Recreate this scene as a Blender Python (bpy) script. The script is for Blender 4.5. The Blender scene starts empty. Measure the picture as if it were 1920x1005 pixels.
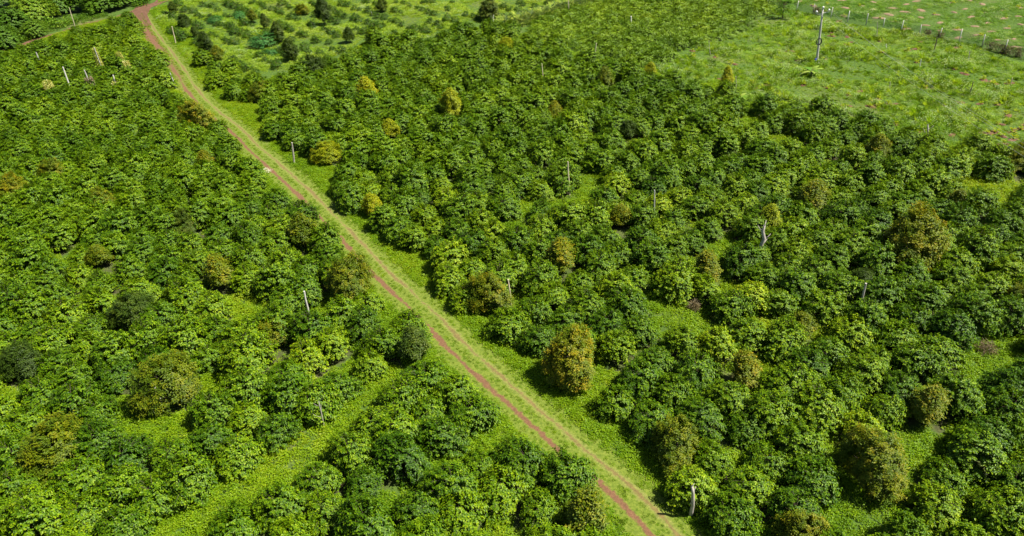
import bpy, math, random
import numpy as np
from mathutils import Vector

# ------------------------------------------------------------------ camera, light, exposure
SC = bpy.context.scene
PITCH, FPX, ROLL, H0 = 35.0, 1400.0, 3.0, 38.0       # degrees below the horizon, focal in photo pixels, tilt, flying height
_t, _r = math.radians(PITCH), math.radians(ROLL)
FWD = np.array([0, math.cos(_t), -math.sin(_t)]); UP0 = np.array([0, math.sin(_t), math.cos(_t)]); RT0 = np.array([1.0, 0, 0])
RT = math.cos(_r) * RT0 - math.sin(_r) * UP0
UP = math.sin(_r) * RT0 + math.cos(_r) * UP0
cam_d = bpy.data.cameras.new('camera'); cam = bpy.data.objects.new('camera', cam_d); SC.collection.objects.link(cam)
cam_d.sensor_width = 36.0; cam_d.lens = FPX / 1920 * 36.0; cam_d.clip_end = 3000; cam_d.clip_start = 0.5
from mathutils import Matrix
cam.matrix_world = Matrix(((RT[0], UP[0], -FWD[0], 0), (RT[1], UP[1], -FWD[1], 0), (RT[2], UP[2], -FWD[2], H0), (0, 0, 0, 1)))
SC.camera = cam

SUN_EL, SUN_AZ = math.radians(57), math.radians(98)   # azimuth measured from +Y (ahead) towards +X (right)
sd = bpy.data.lights.new('sun', 'SUN'); sd.energy = 5.0; sd.angle = math.radians(0.5); sd.color = (1.0, 0.94, 0.82)
sun = bpy.data.objects.new('sun', sd); SC.collection.objects.link(sun)
to_sun = Vector((math.sin(SUN_AZ) * math.cos(SUN_EL), math.cos(SUN_AZ) * math.cos(SUN_EL), math.sin(SUN_EL)))
sun.rotation_euler = to_sun.to_track_quat('Z', 'Y').to_euler()
W = bpy.data.worlds.new('World'); SC.world = W; W.use_nodes = True
nt = W.node_tree; sky = nt.nodes.new('ShaderNodeTexSky'); sky.sky_type = 'NISHITA'; sky.sun_disc = False
sky.sun_elevation = SUN_EL; sky.sun_rotation = SUN_AZ
nt.links.new(sky.outputs[0], nt.nodes['Background'].inputs[0]); nt.nodes['Background'].inputs[1].default_value = 0.05
SC.view_settings.view_transform = 'Standard'; SC.view_settings.look = 'None'; SC.view_settings.exposure = 0.9; SC.view_settings.gamma = 1.0

# ------------------------------------------------------------------ projection helpers (a photo pixel -> the ground point it shows)
def un(x, y, z=0.0):
    d = FWD * FPX + RT * (x - 960) + UP * (502.5 - y)
    k = (H0 - z) / -d[2]
    return np.array([d[0] * k, d[1] * k])
def pr(p):
    v = np.array(p, float) - np.array([0, 0, H0]); dz = v @ FWD
    return 960 + FPX * (v @ RT) / dz, 502.5 - FPX * (v @ UP) / dz
def prv(P):                                        # many at once
    v = P - np.array([0, 0, H0]); dz = v @ FWD
    return 960 + FPX * (v @ RT) / dz, 502.5 - FPX * (v @ UP) / dz
def gz(x, y):
    return 0.14 * np.sin(x * 0.13 + 0.4) * np.cos(y * 0.11) + 0.08 * np.sin(x * 0.31 + y * 0.23)
def inside(poly, x, y):
    x = np.asarray(x, float); y = np.asarray(y, float); r = np.zeros(x.shape, bool)
    n = len(poly)
    for i in range(n):
        x0, y0 = poly[i]; x1, y1 = poly[(i + 1) % n]
        if y0 == y1: continue
        c = ((y0 > y) != (y1 > y)) & (x < (x1 - x0) * (y - y0) / (y1 - y0) + x0)
        r ^= c
    return r
def poly_dist(P, line):
    """distance of points to a polyline, and signed side (+ = right of travel)"""
    P = np.asarray(P, float); best = np.full(len(P), 1e9); side = np.zeros(len(P)); along = np.zeros(len(P)); s0 = 0
    for a, b in zip(line[:-1], line[1:]):
        a = np.array(a); b = np.array(b); d = b - a; L = np.linalg.norm(d); d = d / L
        v = P - a; t = np.clip(v @ d, 0, L); q = v - t[:, None] * d
        dist = np.hypot(q[:, 0], q[:, 1]); m = dist < best
        best[m] = dist[m]; side[m] = (d[1] * v[:, 0] - d[0] * v[:, 1])[m]; along[m] = (s0 + t)[m]; s0 += L
    return best, side, along

# ------------------------------------------------------------------ object helpers
COL = SC.collection
def mesh_obj(name, V, F, mat, parent=None, smooth=False, lv=None, mi=None):
    me = bpy.data.meshes.new(name)
    me.from_pydata([tuple(v) for v in V], [], [tuple(f) for f in F]) if not isinstance(V, np.ndarray) else np_mesh(me, V, F)
    for m in (mat if isinstance(mat, (list, tuple)) else [mat]): me.materials.append(m)
    if mi is not None: me.polygons.foreach_set('material_index', np.asarray(mi, np.int32))
    if smooth: me.polygons.foreach_set('use_smooth', np.ones(len(me.polygons), bool))
    if lv is not None:
        a = me.attributes.new('lv', 'FLOAT', 'FACE'); a.data.foreach_set('value', np.asarray(lv, np.float32))
    me.update()
    o = bpy.data.objects.new(name, me); COL.objects.link(o)
    if parent: o.parent = parent
    return o
def np_mesh(me, V, F):
    """V (n,3); F (m,3) or (m,4) int array"""
    F = np.asarray(F, np.int32); k = F.shape[1]
    me.vertices.add(len(V)); me.vertices.foreach_set('co', np.asarray(V, np.float32).ravel())
    me.loops.add(F.size); me.loops.foreach_set('vertex_index', F.ravel())
    me.polygons.add(len(F)); me.polygons.foreach_set('loop_start', np.arange(0, F.size, k, dtype=np.int32))
    me.update(calc_edges=True)
def tag(o, label=None, cat=None, group=None, kind=None):
    if label: o['label'] = label
    if cat: o['category'] = cat
    if group: o['group'] = group
    if kind: o['kind'] = kind
    return o
def empty(name, loc, rz=0, label=None, cat=None, group=None):
    o = bpy.data.objects.new(name, None); COL.objects.link(o); o.location = loc; o.rotation_euler = (0, 0, rz); o.empty_display_size = .3
    return tag(o, label, cat, group)
def copy_tree(o, parent=None):
    c = o.copy(); COL.objects.link(c); c.parent = parent
    for ch in list(KIDS.get(o.name, [])): KIDS.setdefault(c.name, []).append(copy_tree(ch, c))
    return c
KIDS = {}
def tube(pts, rads, n=6, cap=True):
    """returns V, F(quads list) of a tapered tube through pts"""
    pts = [np.array(p, float) for p in pts]; V = []; F = []
    for i, p in enumerate(pts):
        d = pts[min(i + 1, len(pts) - 1)] - pts[max(i - 1, 0)]; d = d / (np.linalg.norm(d) + 1e-9)
        a = np.cross(d, [0, 0, 1.0]) if abs(d[2]) < .9 else np.cross(d, [1.0, 0, 0]); a /= np.linalg.norm(a); b = np.cross(d, a)
        for k in range(n):
            th = 2 * math.pi * k / n; V.append(p + rads[i] * (math.cos(th) * a + math.sin(th) * b))
    for i in range(len(pts) - 1):
        for k in range(n):
            F.append((i * n + k, i * n + (k + 1) % n, (i + 1) * n + (k + 1) % n, (i + 1) * n + k))
    if cap:
        F.append(tuple(range(n - 1, -1, -1))); F.append(tuple((len(pts) - 1) * n + k for k in range(n)))
    return V, F
class MB:
    def __init__(s): s.V = []; s.F = []
    def add(s, VF):
        V, F = VF; o = len(s.V); s.V += [tuple(v) for v in V]; s.F += [tuple(i + o for i in f) for f in F]; return s
    def box(s, c, d, rz=0):
        cx, cy, cz = c; x, y, z = d[0] / 2, d[1] / 2, d[2] / 2; ca, sa = math.cos(rz), math.sin(rz)
        V = [(cx + ca * a - sa * b, cy + sa * a + ca * b, cz + e) for e in (-z, z) for a, b in ((-x, -y), (x, -y), (x, y), (-x, y))]
        return s.add((V, [(3, 2, 1, 0), (4, 5, 6, 7), (0, 1, 5, 4), (1, 2, 6, 5), (2, 3, 7, 6), (3, 0, 4, 7)]))
    def build(s, name, mat, parent=None, smooth=False): return mesh_obj(name, s.V, s.F, mat, parent, smooth)

# ------------------------------------------------------------------ materials
def newmat(name):
    m = bpy.data.materials.new(name); m.use_nodes = True
    return m, m.node_tree, m.node_tree.nodes['Principled BSDF']
def N(nt, typ, **k):
    n = nt.nodes.new(typ)
    for a, b in k.items(): setattr(n, a, b)
    return n
def ramp(nt, fac, stops, interp='LINEAR'):
    r = N(nt, 'ShaderNodeValToRGB'); r.color_ramp.interpolation = interp
    while len(r.color_ramp.elements) < len(stops): r.color_ramp.elements.new(0.5)
    for e, (p, c) in zip(r.color_ramp.elements, stops): e.position = p; e.color = (*c, 1)
    nt.links.new(fac, r.inputs[0]); return r.outputs[0]
def math_(nt, op, a, b=None, c=None, clamp=False):
    n = N(nt, 'ShaderNodeMath', operation=op, use_clamp=clamp)
    for i, v in enumerate((a, b, c)):
        if v is None: continue
        if isinstance(v, (int, float)): n.inputs[i].default_value = v
        else: nt.links.new(v, n.inputs[i])
    return n.outputs[0]
def noise(nt, scale, vec=None, detail=3, rough=.55):
    n = N(nt, 'ShaderNodeTexNoise'); n.inputs['Scale'].default_value = scale; n.inputs['Detail'].default_value = detail; n.inputs['Roughness'].default_value = rough
    if vec is not None: nt.links.new(vec, n.inputs['Vector'])
    return n.outputs[0]
def mixc(nt, fac, a, b):
    n = N(nt, 'ShaderNodeMix', data_type='RGBA')
    if isinstance(fac, (int, float)): n.inputs[0].default_value = fac
    else: nt.links.new(fac, n.inputs[0])
    for i, v in ((6, a), (7, b)):
        if isinstance(v, tuple): n.inputs[i].default_value = (*v, 1)
        else: nt.links.new(v, n.inputs[i])
    return n.outputs[2]

def leaf_mat(name, stops, trans=0.13, rough=0.42, spec=0.18, w_leaf=.56, w_obj=.15, w_area=.14, tcol=(1.6, 1.35, .35), tint=0.0):
    """leaf colour = one ramp read by (leaf, plant, patch of ground it grows in) variation; light also passes through the blades"""
    m, nt, b = newmat(name)
    at = N(nt, 'ShaderNodeAttribute', attribute_name='lv'); oi = N(nt, 'ShaderNodeObjectInfo')
    nz = noise(nt, .07, oi.outputs['Location'], 2)
    nz = math_(nt, 'MULTIPLY_ADD', nz, 2.4, -.7, True)
    f = math_(nt, 'MULTIPLY', at.outputs['Fac'], w_leaf)
    f = math_(nt, 'MULTIPLY_ADD', oi.outputs['Random'], w_obj, f)
    f = math_(nt, 'MULTIPLY_ADD', nz, w_area, f)
    sep = N(nt, 'ShaderNodeSeparateColor'); nt.links.new(oi.outputs['Color'], sep.inputs[0])
    f = math_(nt, 'ADD', f, math_(nt, 'SUBTRACT', 1.0, sep.outputs[0]))       # plants with object colour below 1 are yellower
    f = math_(nt, 'SUBTRACT', f, math_(nt, 'SUBTRACT', 1.0, sep.outputs[2]), None, True)
    c = ramp(nt, f, stops)
    nt.links.new(c, b.inputs['Base Color']); b.inputs['Roughness'].default_value = rough; b.inputs['Specular IOR Level'].default_value = spec
    t = N(nt, 'ShaderNodeBsdfTranslucent'); mu = N(nt, 'ShaderNodeMix', data_type='RGBA', blend_type='MULTIPLY'); mu.inputs[0].default_value = 1
    nt.links.new(c, mu.inputs[6]); mu.inputs[7].default_value = (*tcol, 1); nt.links.new(mu.outputs[2], t.inputs[0])
    mx = N(nt, 'ShaderNodeMixShader'); mx.inputs[0].default_value = trans
    nt.links.new(b.outputs[0], mx.inputs[1]); nt.links.new(t.outputs[0], mx.inputs[2])
    nt.links.new(mx.outputs[0], nt.nodes['Material Output'].inputs[0])
    return m
M = {}
M['coffee'] = leaf_mat('coffee_leaf', [(0, (.014, .046, .002)), (.33, (.054, .130, .002)), (.6, (.155, .262, .003)), (.82, (.29, .38, .006)), (1, (.44, .45, .010))])
M['olive'] = leaf_mat('olive_leaf', [(0, (.035, .075, .004)), (.35, (.10, .155, .005)), (.62, (.19, .215, .006)), (.82, (.31, .25, .009)), (1, (.43, .24, .012))], trans=.2, w_leaf=.64, w_obj=.22, w_area=0)
M['dull'] = leaf_mat('dull_leaf', [(0, (.022, .048, .005)), (.5, (.055, .10, .008)), (.8, (.11, .15, .012)), (1, (.18, .17, .02))], trans=.2, w_leaf=.6, w_obj=.3, w_area=0)
M['yellow'] = leaf_mat('yellow_leaf', [(0, (.09, .15, .006)), (.5, (.28, .34, .008)), (1, (.52, .46, .012))], trans=.3, w_leaf=.7, w_obj=.2, w_area=0)
M['forest'] = leaf_mat('forest_leaf', [(0, (.022, .06, .006)), (.5, (.07, .16, .008)), (.8, (.14, .25, .012)), (1, (.24, .33, .02))], w_area=.1, w_obj=.4)
M['weed'] = leaf_mat('weed_leaf', [(0, (.075, .17, .005)), (.4, (.155, .29, .006)), (.75, (.26, .38, .008)), (1, (.40, .44, .03))], trans=.4, w_leaf=.35, w_obj=.3, w_area=.4)
M['field'] = leaf_mat('field_weed_leaf', [(0, (.070, .17, .010)), (.35, (.155, .31, .018)), (.7, (.29, .45, .045)), (1, (.50, .58, .22))], trans=.4, w_leaf=.3, w_obj=.45, w_area=.25)
M['youngweed'] = leaf_mat('young_plot_weed_leaf', [(0, (.09, .19, .010)), (.35, (.19, .33, .016)), (.7, (.34, .46, .04)), (1, (.52, .55, .18))], trans=.3, w_leaf=.35, w_obj=.35, w_area=.3)
M['fargreen'] = leaf_mat('far_grass', [(0, (.05, .14, .010)), (.5, (.12, .26, .018)), (1, (.24, .38, .05))], trans=.35, w_leaf=.3, w_obj=.4, w_area=.3)
M['pale'] = leaf_mat('pale_weed_leaf', [(0, (.16, .30, .08)), (.5, (.34, .47, .20)), (1, (.62, .66, .42))], trans=.35, w_leaf=.6, w_obj=.3, w_area=0)
M['lowcoffee'] = leaf_mat('low_coffee_leaf', [(0, (.035, .085, .004)), (.4, (.105, .20, .006)), (.75, (.22, .33, .010)), (1, (.38, .41, .03))], w_leaf=.4, w_obj=.3, w_area=.3)
M['napier'] = leaf_mat('napier_leaf', [(0, (.18, .33, .14)), (.5, (.36, .52, .27)), (1, (.58, .68, .45))], trans=.45, w_leaf=.7, w_obj=.2, w_area=0)
M['bluegreen'] = leaf_mat('blue_green_leaf', [(0, (.03, .12, .025)), (.5, (.07, .22, .045)), (1, (.14, .32, .07))], trans=.3, w_leaf=.7, w_obj=.2, w_area=0)
M['banana'] = leaf_mat('banana_leaf', [(0, (.10, .24, .02)), (.6, (.22, .38, .04)), (1, (.42, .50, .11))], trans=.4, w_leaf=.8, w_obj=.2, w_area=0)
M['creamvine'] = leaf_mat('cream_vine_leaf', [(0, (.20, .28, .03)), (.5, (.46, .48, .10)), (1, (.70, .66, .36))], trans=.3, w_leaf=.8, w_obj=.2, w_area=0)
M['dryleaf'] = leaf_mat('dry_leaf', [(0, (.12, .09, .05)), (.5, (.22, .18, .10)), (1, (.36, .30, .18))], trans=.1, w_leaf=.8, w_obj=.2, w_area=0)
M['seedling'] = leaf_mat('seedling_leaf', [(0, (.20, .32, .01)), (1, (.46, .52, .02))], trans=.35, w_leaf=.8, w_obj=.2, w_area=0)
M['flower'] = leaf_mat('white_flower', [(0, (.6, .58, .45)), (1, (.85, .82, .7))], trans=.2, w_leaf=.9, w_obj=.1, w_area=0)

def plain(name, c1, c2, scale=6, rough=.8, bump=.3, stretch=None):
    m, nt, b = newmat(name); tc = N(nt, 'ShaderNodeTexCoord'); v = tc.outputs['Object']
    if stretch:
        mp = N(nt, 'ShaderNodeMapping'); mp.inputs['Scale'].default_value = stretch; nt.links.new(v, mp.inputs[0]); v = mp.outputs[0]
    n = noise(nt, scale, v, 5); nt.links.new(ramp(nt, n, [(.3, c1), (.7, c2)]), b.inputs['Base Color'])
    b.inputs['Roughness'].default_value = rough
    bu = N(nt, 'ShaderNodeBump'); bu.inputs['Strength'].default_value = bump; nt.links.new(n, bu.inputs['Height']); nt.links.new(bu.outputs[0], b.inputs['Normal'])
    return m
M['bark'] = plain('bark', (.07, .05, .035), (.16, .125, .09), 9, .9, .5, (1, 1, .3))
M['deadwood'] = plain('dead_wood', (.28, .25, .21), (.50, .46, .40), 9, .85, .5, (1, 1, .25))
M['concrete'] = plain('concrete', (.36, .35, .32), (.55, .53, .49), 4, .85, .2)
M['whitepost'] = plain('white_concrete', (.55, .53, .48), (.78, .75, .68), 5, .8, .2)
M['palewood'] = plain('pale_wood', (.45, .38, .24), (.68, .60, .42), 7, .8, .3, (1, 1, .3))
M['porcelain'] = plain('porcelain', (.74, .74, .72), (.82, .82, .8), 3, .25, .0)
M['rubber'] = plain('black_rubber', (.012, .012, .012), (.03, .03, .03), 5, .5, .1)
M['bluecloth'] = plain('blue_plastic', (.01, .03, .22), (.03, .07, .36), 8, .5, .3)
M['wire'] = plain('aluminium_wire', (.42, .42, .40), (.55, .55, .52), 5, .45, .0)
def soilmat(name, pale=.0):
    m, nt, b = newmat(name); tc = N(nt, 'ShaderNodeTexCoord'); n = noise(nt, 1.6, tc.outputs['Object'], 6, .65)
    c = ramp(nt, n, [(.25, (.075 + pale * .24, .036 + pale * .22, .018 + pale * .13)), (.55, (.145 + pale * .26, .070 + pale * .26, .036 + pale * .16)), (.8, (.22 + pale * .24, .12 + pale * .24, .085 + pale * .2))])
    nt.links.new(c, b.inputs['Base Color']); b.inputs['Roughness'].default_value = .95
    bu = N(nt, 'ShaderNodeBump'); bu.inputs['Strength'].default_value = .5; bu.inputs['Distance'].default_value = .1
    nt.links.new(n, bu.inputs['Height']); nt.links.new(bu.outputs[0], b.inputs['Normal']); return m
M['soil'] = soilmat('red_soil'); M['soilpale'] = soilmat('dry_soil', .35)
# ground: leaf litter and soil under the coffee, weeds in the open
def groundmat():
    m, nt, b = newmat('ground_soil'); tc = N(nt, 'ShaderNodeTexCoord'); v = tc.outputs['Object']
    at = N(nt, 'ShaderNodeAttribute', attribute_name='open'); n1 = noise(nt, .5, v, 6, .65); n2 = noise(nt, 5, v, 5, .7); n3 = noise(nt, .09, v, 2)
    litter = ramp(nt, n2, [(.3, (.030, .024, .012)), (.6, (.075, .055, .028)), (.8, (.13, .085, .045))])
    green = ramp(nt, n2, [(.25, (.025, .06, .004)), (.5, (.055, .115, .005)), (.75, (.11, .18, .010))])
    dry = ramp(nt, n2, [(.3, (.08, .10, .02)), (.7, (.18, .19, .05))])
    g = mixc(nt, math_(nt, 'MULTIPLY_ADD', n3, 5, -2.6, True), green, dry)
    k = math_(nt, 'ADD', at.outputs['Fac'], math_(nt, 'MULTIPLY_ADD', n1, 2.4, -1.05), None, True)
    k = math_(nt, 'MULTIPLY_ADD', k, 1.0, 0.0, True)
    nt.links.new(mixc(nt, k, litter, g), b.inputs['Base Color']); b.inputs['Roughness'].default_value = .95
    bu = N(nt, 'ShaderNodeBump'); bu.inputs['Strength'].default_value = .7; bu.inputs['Distance'].default_value = .15
    nt.links.new(n2, bu.inputs['Height']); nt.links.new(bu.outputs[0], b.inputs['Normal']); return m
M['ground'] = groundmat()
def trackmat():
    """u runs across the track in metres; two wheel ruts of bare red soil, short grass between and beside them"""
    m, nt, b = newmat('track_soil_and_grass')
    uv = N(nt, 'ShaderNodeUVMap'); sp = N(nt, 'ShaderNodeSeparateXYZ'); nt.links.new(uv.outputs[0], sp.inputs[0]); u = sp.outputs[0]; vv = sp.outputs[1]
    tc = N(nt, 'ShaderNodeTexCoord'); v = tc.outputs['Object']
    wob = noise(nt, .35, v, 3); n2 = noise(nt, 6, v, 5, .7); n3 = noise(nt, 2.6, v, 6, .75)
    mpv = N(nt, 'ShaderNodeCombineXYZ'); nt.links.new(math_(nt, 'MULTIPLY', vv, 1), mpv.inputs[1]); nl = noise(nt, .16, mpv.outputs[0], 3)
    uu = math_(nt, 'ADD', u, math_(nt, 'MULTIPLY_ADD', wob, .5, -.25))
    def rut(c, w, amt):
        d = math_(nt, 'ABSOLUTE', math_(nt, 'SUBTRACT', uu, c))
        k = math_(nt, 'SUBTRACT', 1.0, math_(nt, 'DIVIDE', d, w))
        k = math_(nt, 'ADD', k, math_(nt, 'MULTIPLY_ADD', n3, 2.6, -1.35))
        k = math_(nt, 'ADD', k, math_(nt, 'MULTIPLY_ADD', nl, 2.2, amt))
        return math_(nt, 'MULTIPLY', k, 2.2, None, True)
    grass = ramp(nt, n2, [(.25, (.06, .10, .006)), (.5, (.12, .17, .010)), (.75, (.22, .25, .035))])
    dry = ramp(nt, n2, [(.3, (.16, .16, .04)), (.7, (.30, .27, .09))])
    soil = ramp(nt, n2, [(.25, (.10, .048, .022)), (.6, (.18, .090, .042)), (.8, (.28, .165, .085))])
    far = math_(nt, 'MULTIPLY_ADD', vv, .035, -3.3, True)            # towards the road the track is bare
    L = math_(nt, 'MAXIMUM', rut(-.72, .31, -1.22), math_(nt, 'MULTIPLY', rut(-.72, .55, -.5), far))
    c = mixc(nt, math_(nt, 'MULTIPLY', rut(.62, .40, -1.2), .45), grass, dry)
    c = mixc(nt, math_(nt, 'MULTIPLY', rut(.62, .24, -1.42), .6), c, soil)
    c = mixc(nt, L, c, soil)
    nt.links.new(c, b.inputs['Base Color']); b.inputs['Roughness'].default_value = .95
    bu = N(nt, 'ShaderNodeBump'); bu.inputs['Strength'].default_value = .6; bu.inputs['Distance'].default_value = .08
    nt.links.new(n2, bu.inputs['Height']); nt.links.new(bu.outputs[0], b.inputs['Normal']); return m
M['track'] = trackmat()
def netmat():
    m, nt, b = newmat('green_net'); b.inputs['Base Color'].default_value = (.10, .25, .16, 1); b.inputs['Roughness'].default_value = .7
    tc = N(nt, 'ShaderNodeTexCoord'); n = noise(nt, .5, tc.outputs['Object'], 3)
    tr = N(nt, 'ShaderNodeBsdfTransparent'); mx = N(nt, 'ShaderNodeMixShader')
    nt.links.new(math_(nt, 'MULTIPLY_ADD', n, .5, .02, True), mx.inputs[0]); nt.links.new(tr.outputs[0], mx.inputs[1]); nt.links.new(b.outputs[0], mx.inputs[2])
    nt.links.new(mx.outputs[0], nt.nodes['Material Output'].inputs[0]); return m
M['net'] = netmat()

# ------------------------------------------------------------------ plan of the place, read off the photograph
def G(pts): return [un(*p) for p in pts]
TRACK = G([(1420, 1160), (1330, 1080), (1250, 1003), (1180, 930), (1083, 850), (985, 765), (878, 670), (790, 580), (710, 505), (640, 430), (560, 352), (478, 278), (440, 240), (395, 205), (358, 165), (343, 140), (312, 95), (285, 60), (262, 22)])
ROAD = G([(-60, 112), (25, 90), (70, 76), (130, 58), (190, 41), (225, 32), (258, 22), (300, 6), (330, -12)])
P_LEFT = [(-500, 1300), (-600, 500), (-300, 160), (-60, 118), (60, 80), (150, 50), (215, 34), (248, 26), (268, 60), (322, 150), (350, 192), (392, 222), (430, 268), (455, 305), (500, 345), (545, 378), (590, 415), (635, 458), (680, 515), (740, 575), (785, 622), (815, 660), (870, 672), (935, 745), (962, 790), (1005, 815), (1060, 885), (1110, 945), (1150, 1005), (1260, 1140), (1300, 1300)]
P_RIGHT = [(430, 160), (450, 212), (480, 240), (560, 296), (598, 350), (640, 398), (690, 436), (725, 480), (790, 525), (822, 575), (900, 645), (955, 695), (985, 735), (1045, 755), (1065, 800), (1150, 855), (1205, 905), (1250, 955), (1330, 1020), (1440, 1140), (1500, 1300), (2450, 1300), (2500, 600), (2300, 300), (1920, 285), (1800, 268), (1720, 268), (1680, 240), (1600, 222), (1500, 196), (1420, 190), (1385, 200), (1350, 150), (1290, 158), (1225, 135), (1150, 116), (1060, 96), (985, 66), (930, 58), (870, 52), (800, 80), (760, 68), (700, 70), (640, 108), (560, 135), (500, 150)]
P_CLUSTER = [(362, 112), (395, 104), (445, 130), (450, 155), (415, 172), (380, 165)]
P_YOUNG = [(300, -10), (292, 30), (345, 100), (372, 120), (450, 150), (560, 128), (640, 100), (700, 62), (800, 70), (870, 45), (945, 45), (1060, 8), (1110, -12)]
P_LOW = [(1000, 50), (1060, 22), (1115, -30), (1480, -30), (1452, 12), (1400, 50), (1330, 78), (1270, 104), (1225, 128), (1150, 108), (1060, 88), (985, 60)]
P_FIELD = [(1230, 132), (1275, 104), (1335, 80), (1405, 50), (1455, 14), (1495, 24), (1590, 46), (1690, 64), (1800, 82), (1882, 101), (1930, 110), (2350, 200), (2350, 300), (1920, 280), (1800, 262), (1720, 262), (1600, 216), (1500, 190), (1400, 190), (1350, 150), (1290, 158)]
P_FAR = [(1440, -30), (1500, 16), (1590, 38), (1690, 56), (1800, 74), (1920, 100), (2300, 180), (2300, -30)]
P_SCRUB = [(-300, 60), (0, 40), (70, 52), (125, 30), (165, 22), (215, 28), (248, 18), (262, -5), (300, -12), (258, 18), (210, 34), (130, 54), (25, 84), (-200, 140)]
GAPS = [(735, 712, 50, 22), (665, 768, 52, 24), (605, 815, 46, 26), (545, 860, 48, 28), (478, 902, 48, 26), (405, 945, 55, 28), (320, 985, 70, 24),
        (243, 772, 24, 24), (262, 812, 36, 22), (392, 708, 26, 18), (455, 552, 14, 26), (345, 592, 14, 10), (845, 862, 30, 26), (790, 900, 36, 22), (705, 948, 55, 22), (935, 806, 26, 14), (880, 830, 26, 16), (610, 992, 60, 16),
        (1098, 326, 34, 16), (1250, 250, 26, 9), (1012, 372, 20, 8), (1268, 588, 52, 30), (1410, 592, 40, 12), (1346, 478, 26, 14), (1448, 672, 24, 20), (1595, 950, 60, 38), (1708, 822, 36, 22), (1848, 345, 46, 28), (1880, 655, 46, 28), (1222, 560, 14, 14),
        (1465, 262, 40, 8), (1680, 562, 18, 10), (1840, 695, 20, 16), (1205, 268, 22, 8), (1405, 205, 14, 26), (960, 405, 14, 8), (1490, 575, 14, 8), (1795, 270, 20, 8), (1562, 940, 30, 60), (1130, 232, 14, 10), (1900, 800, 20, 14)]
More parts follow.
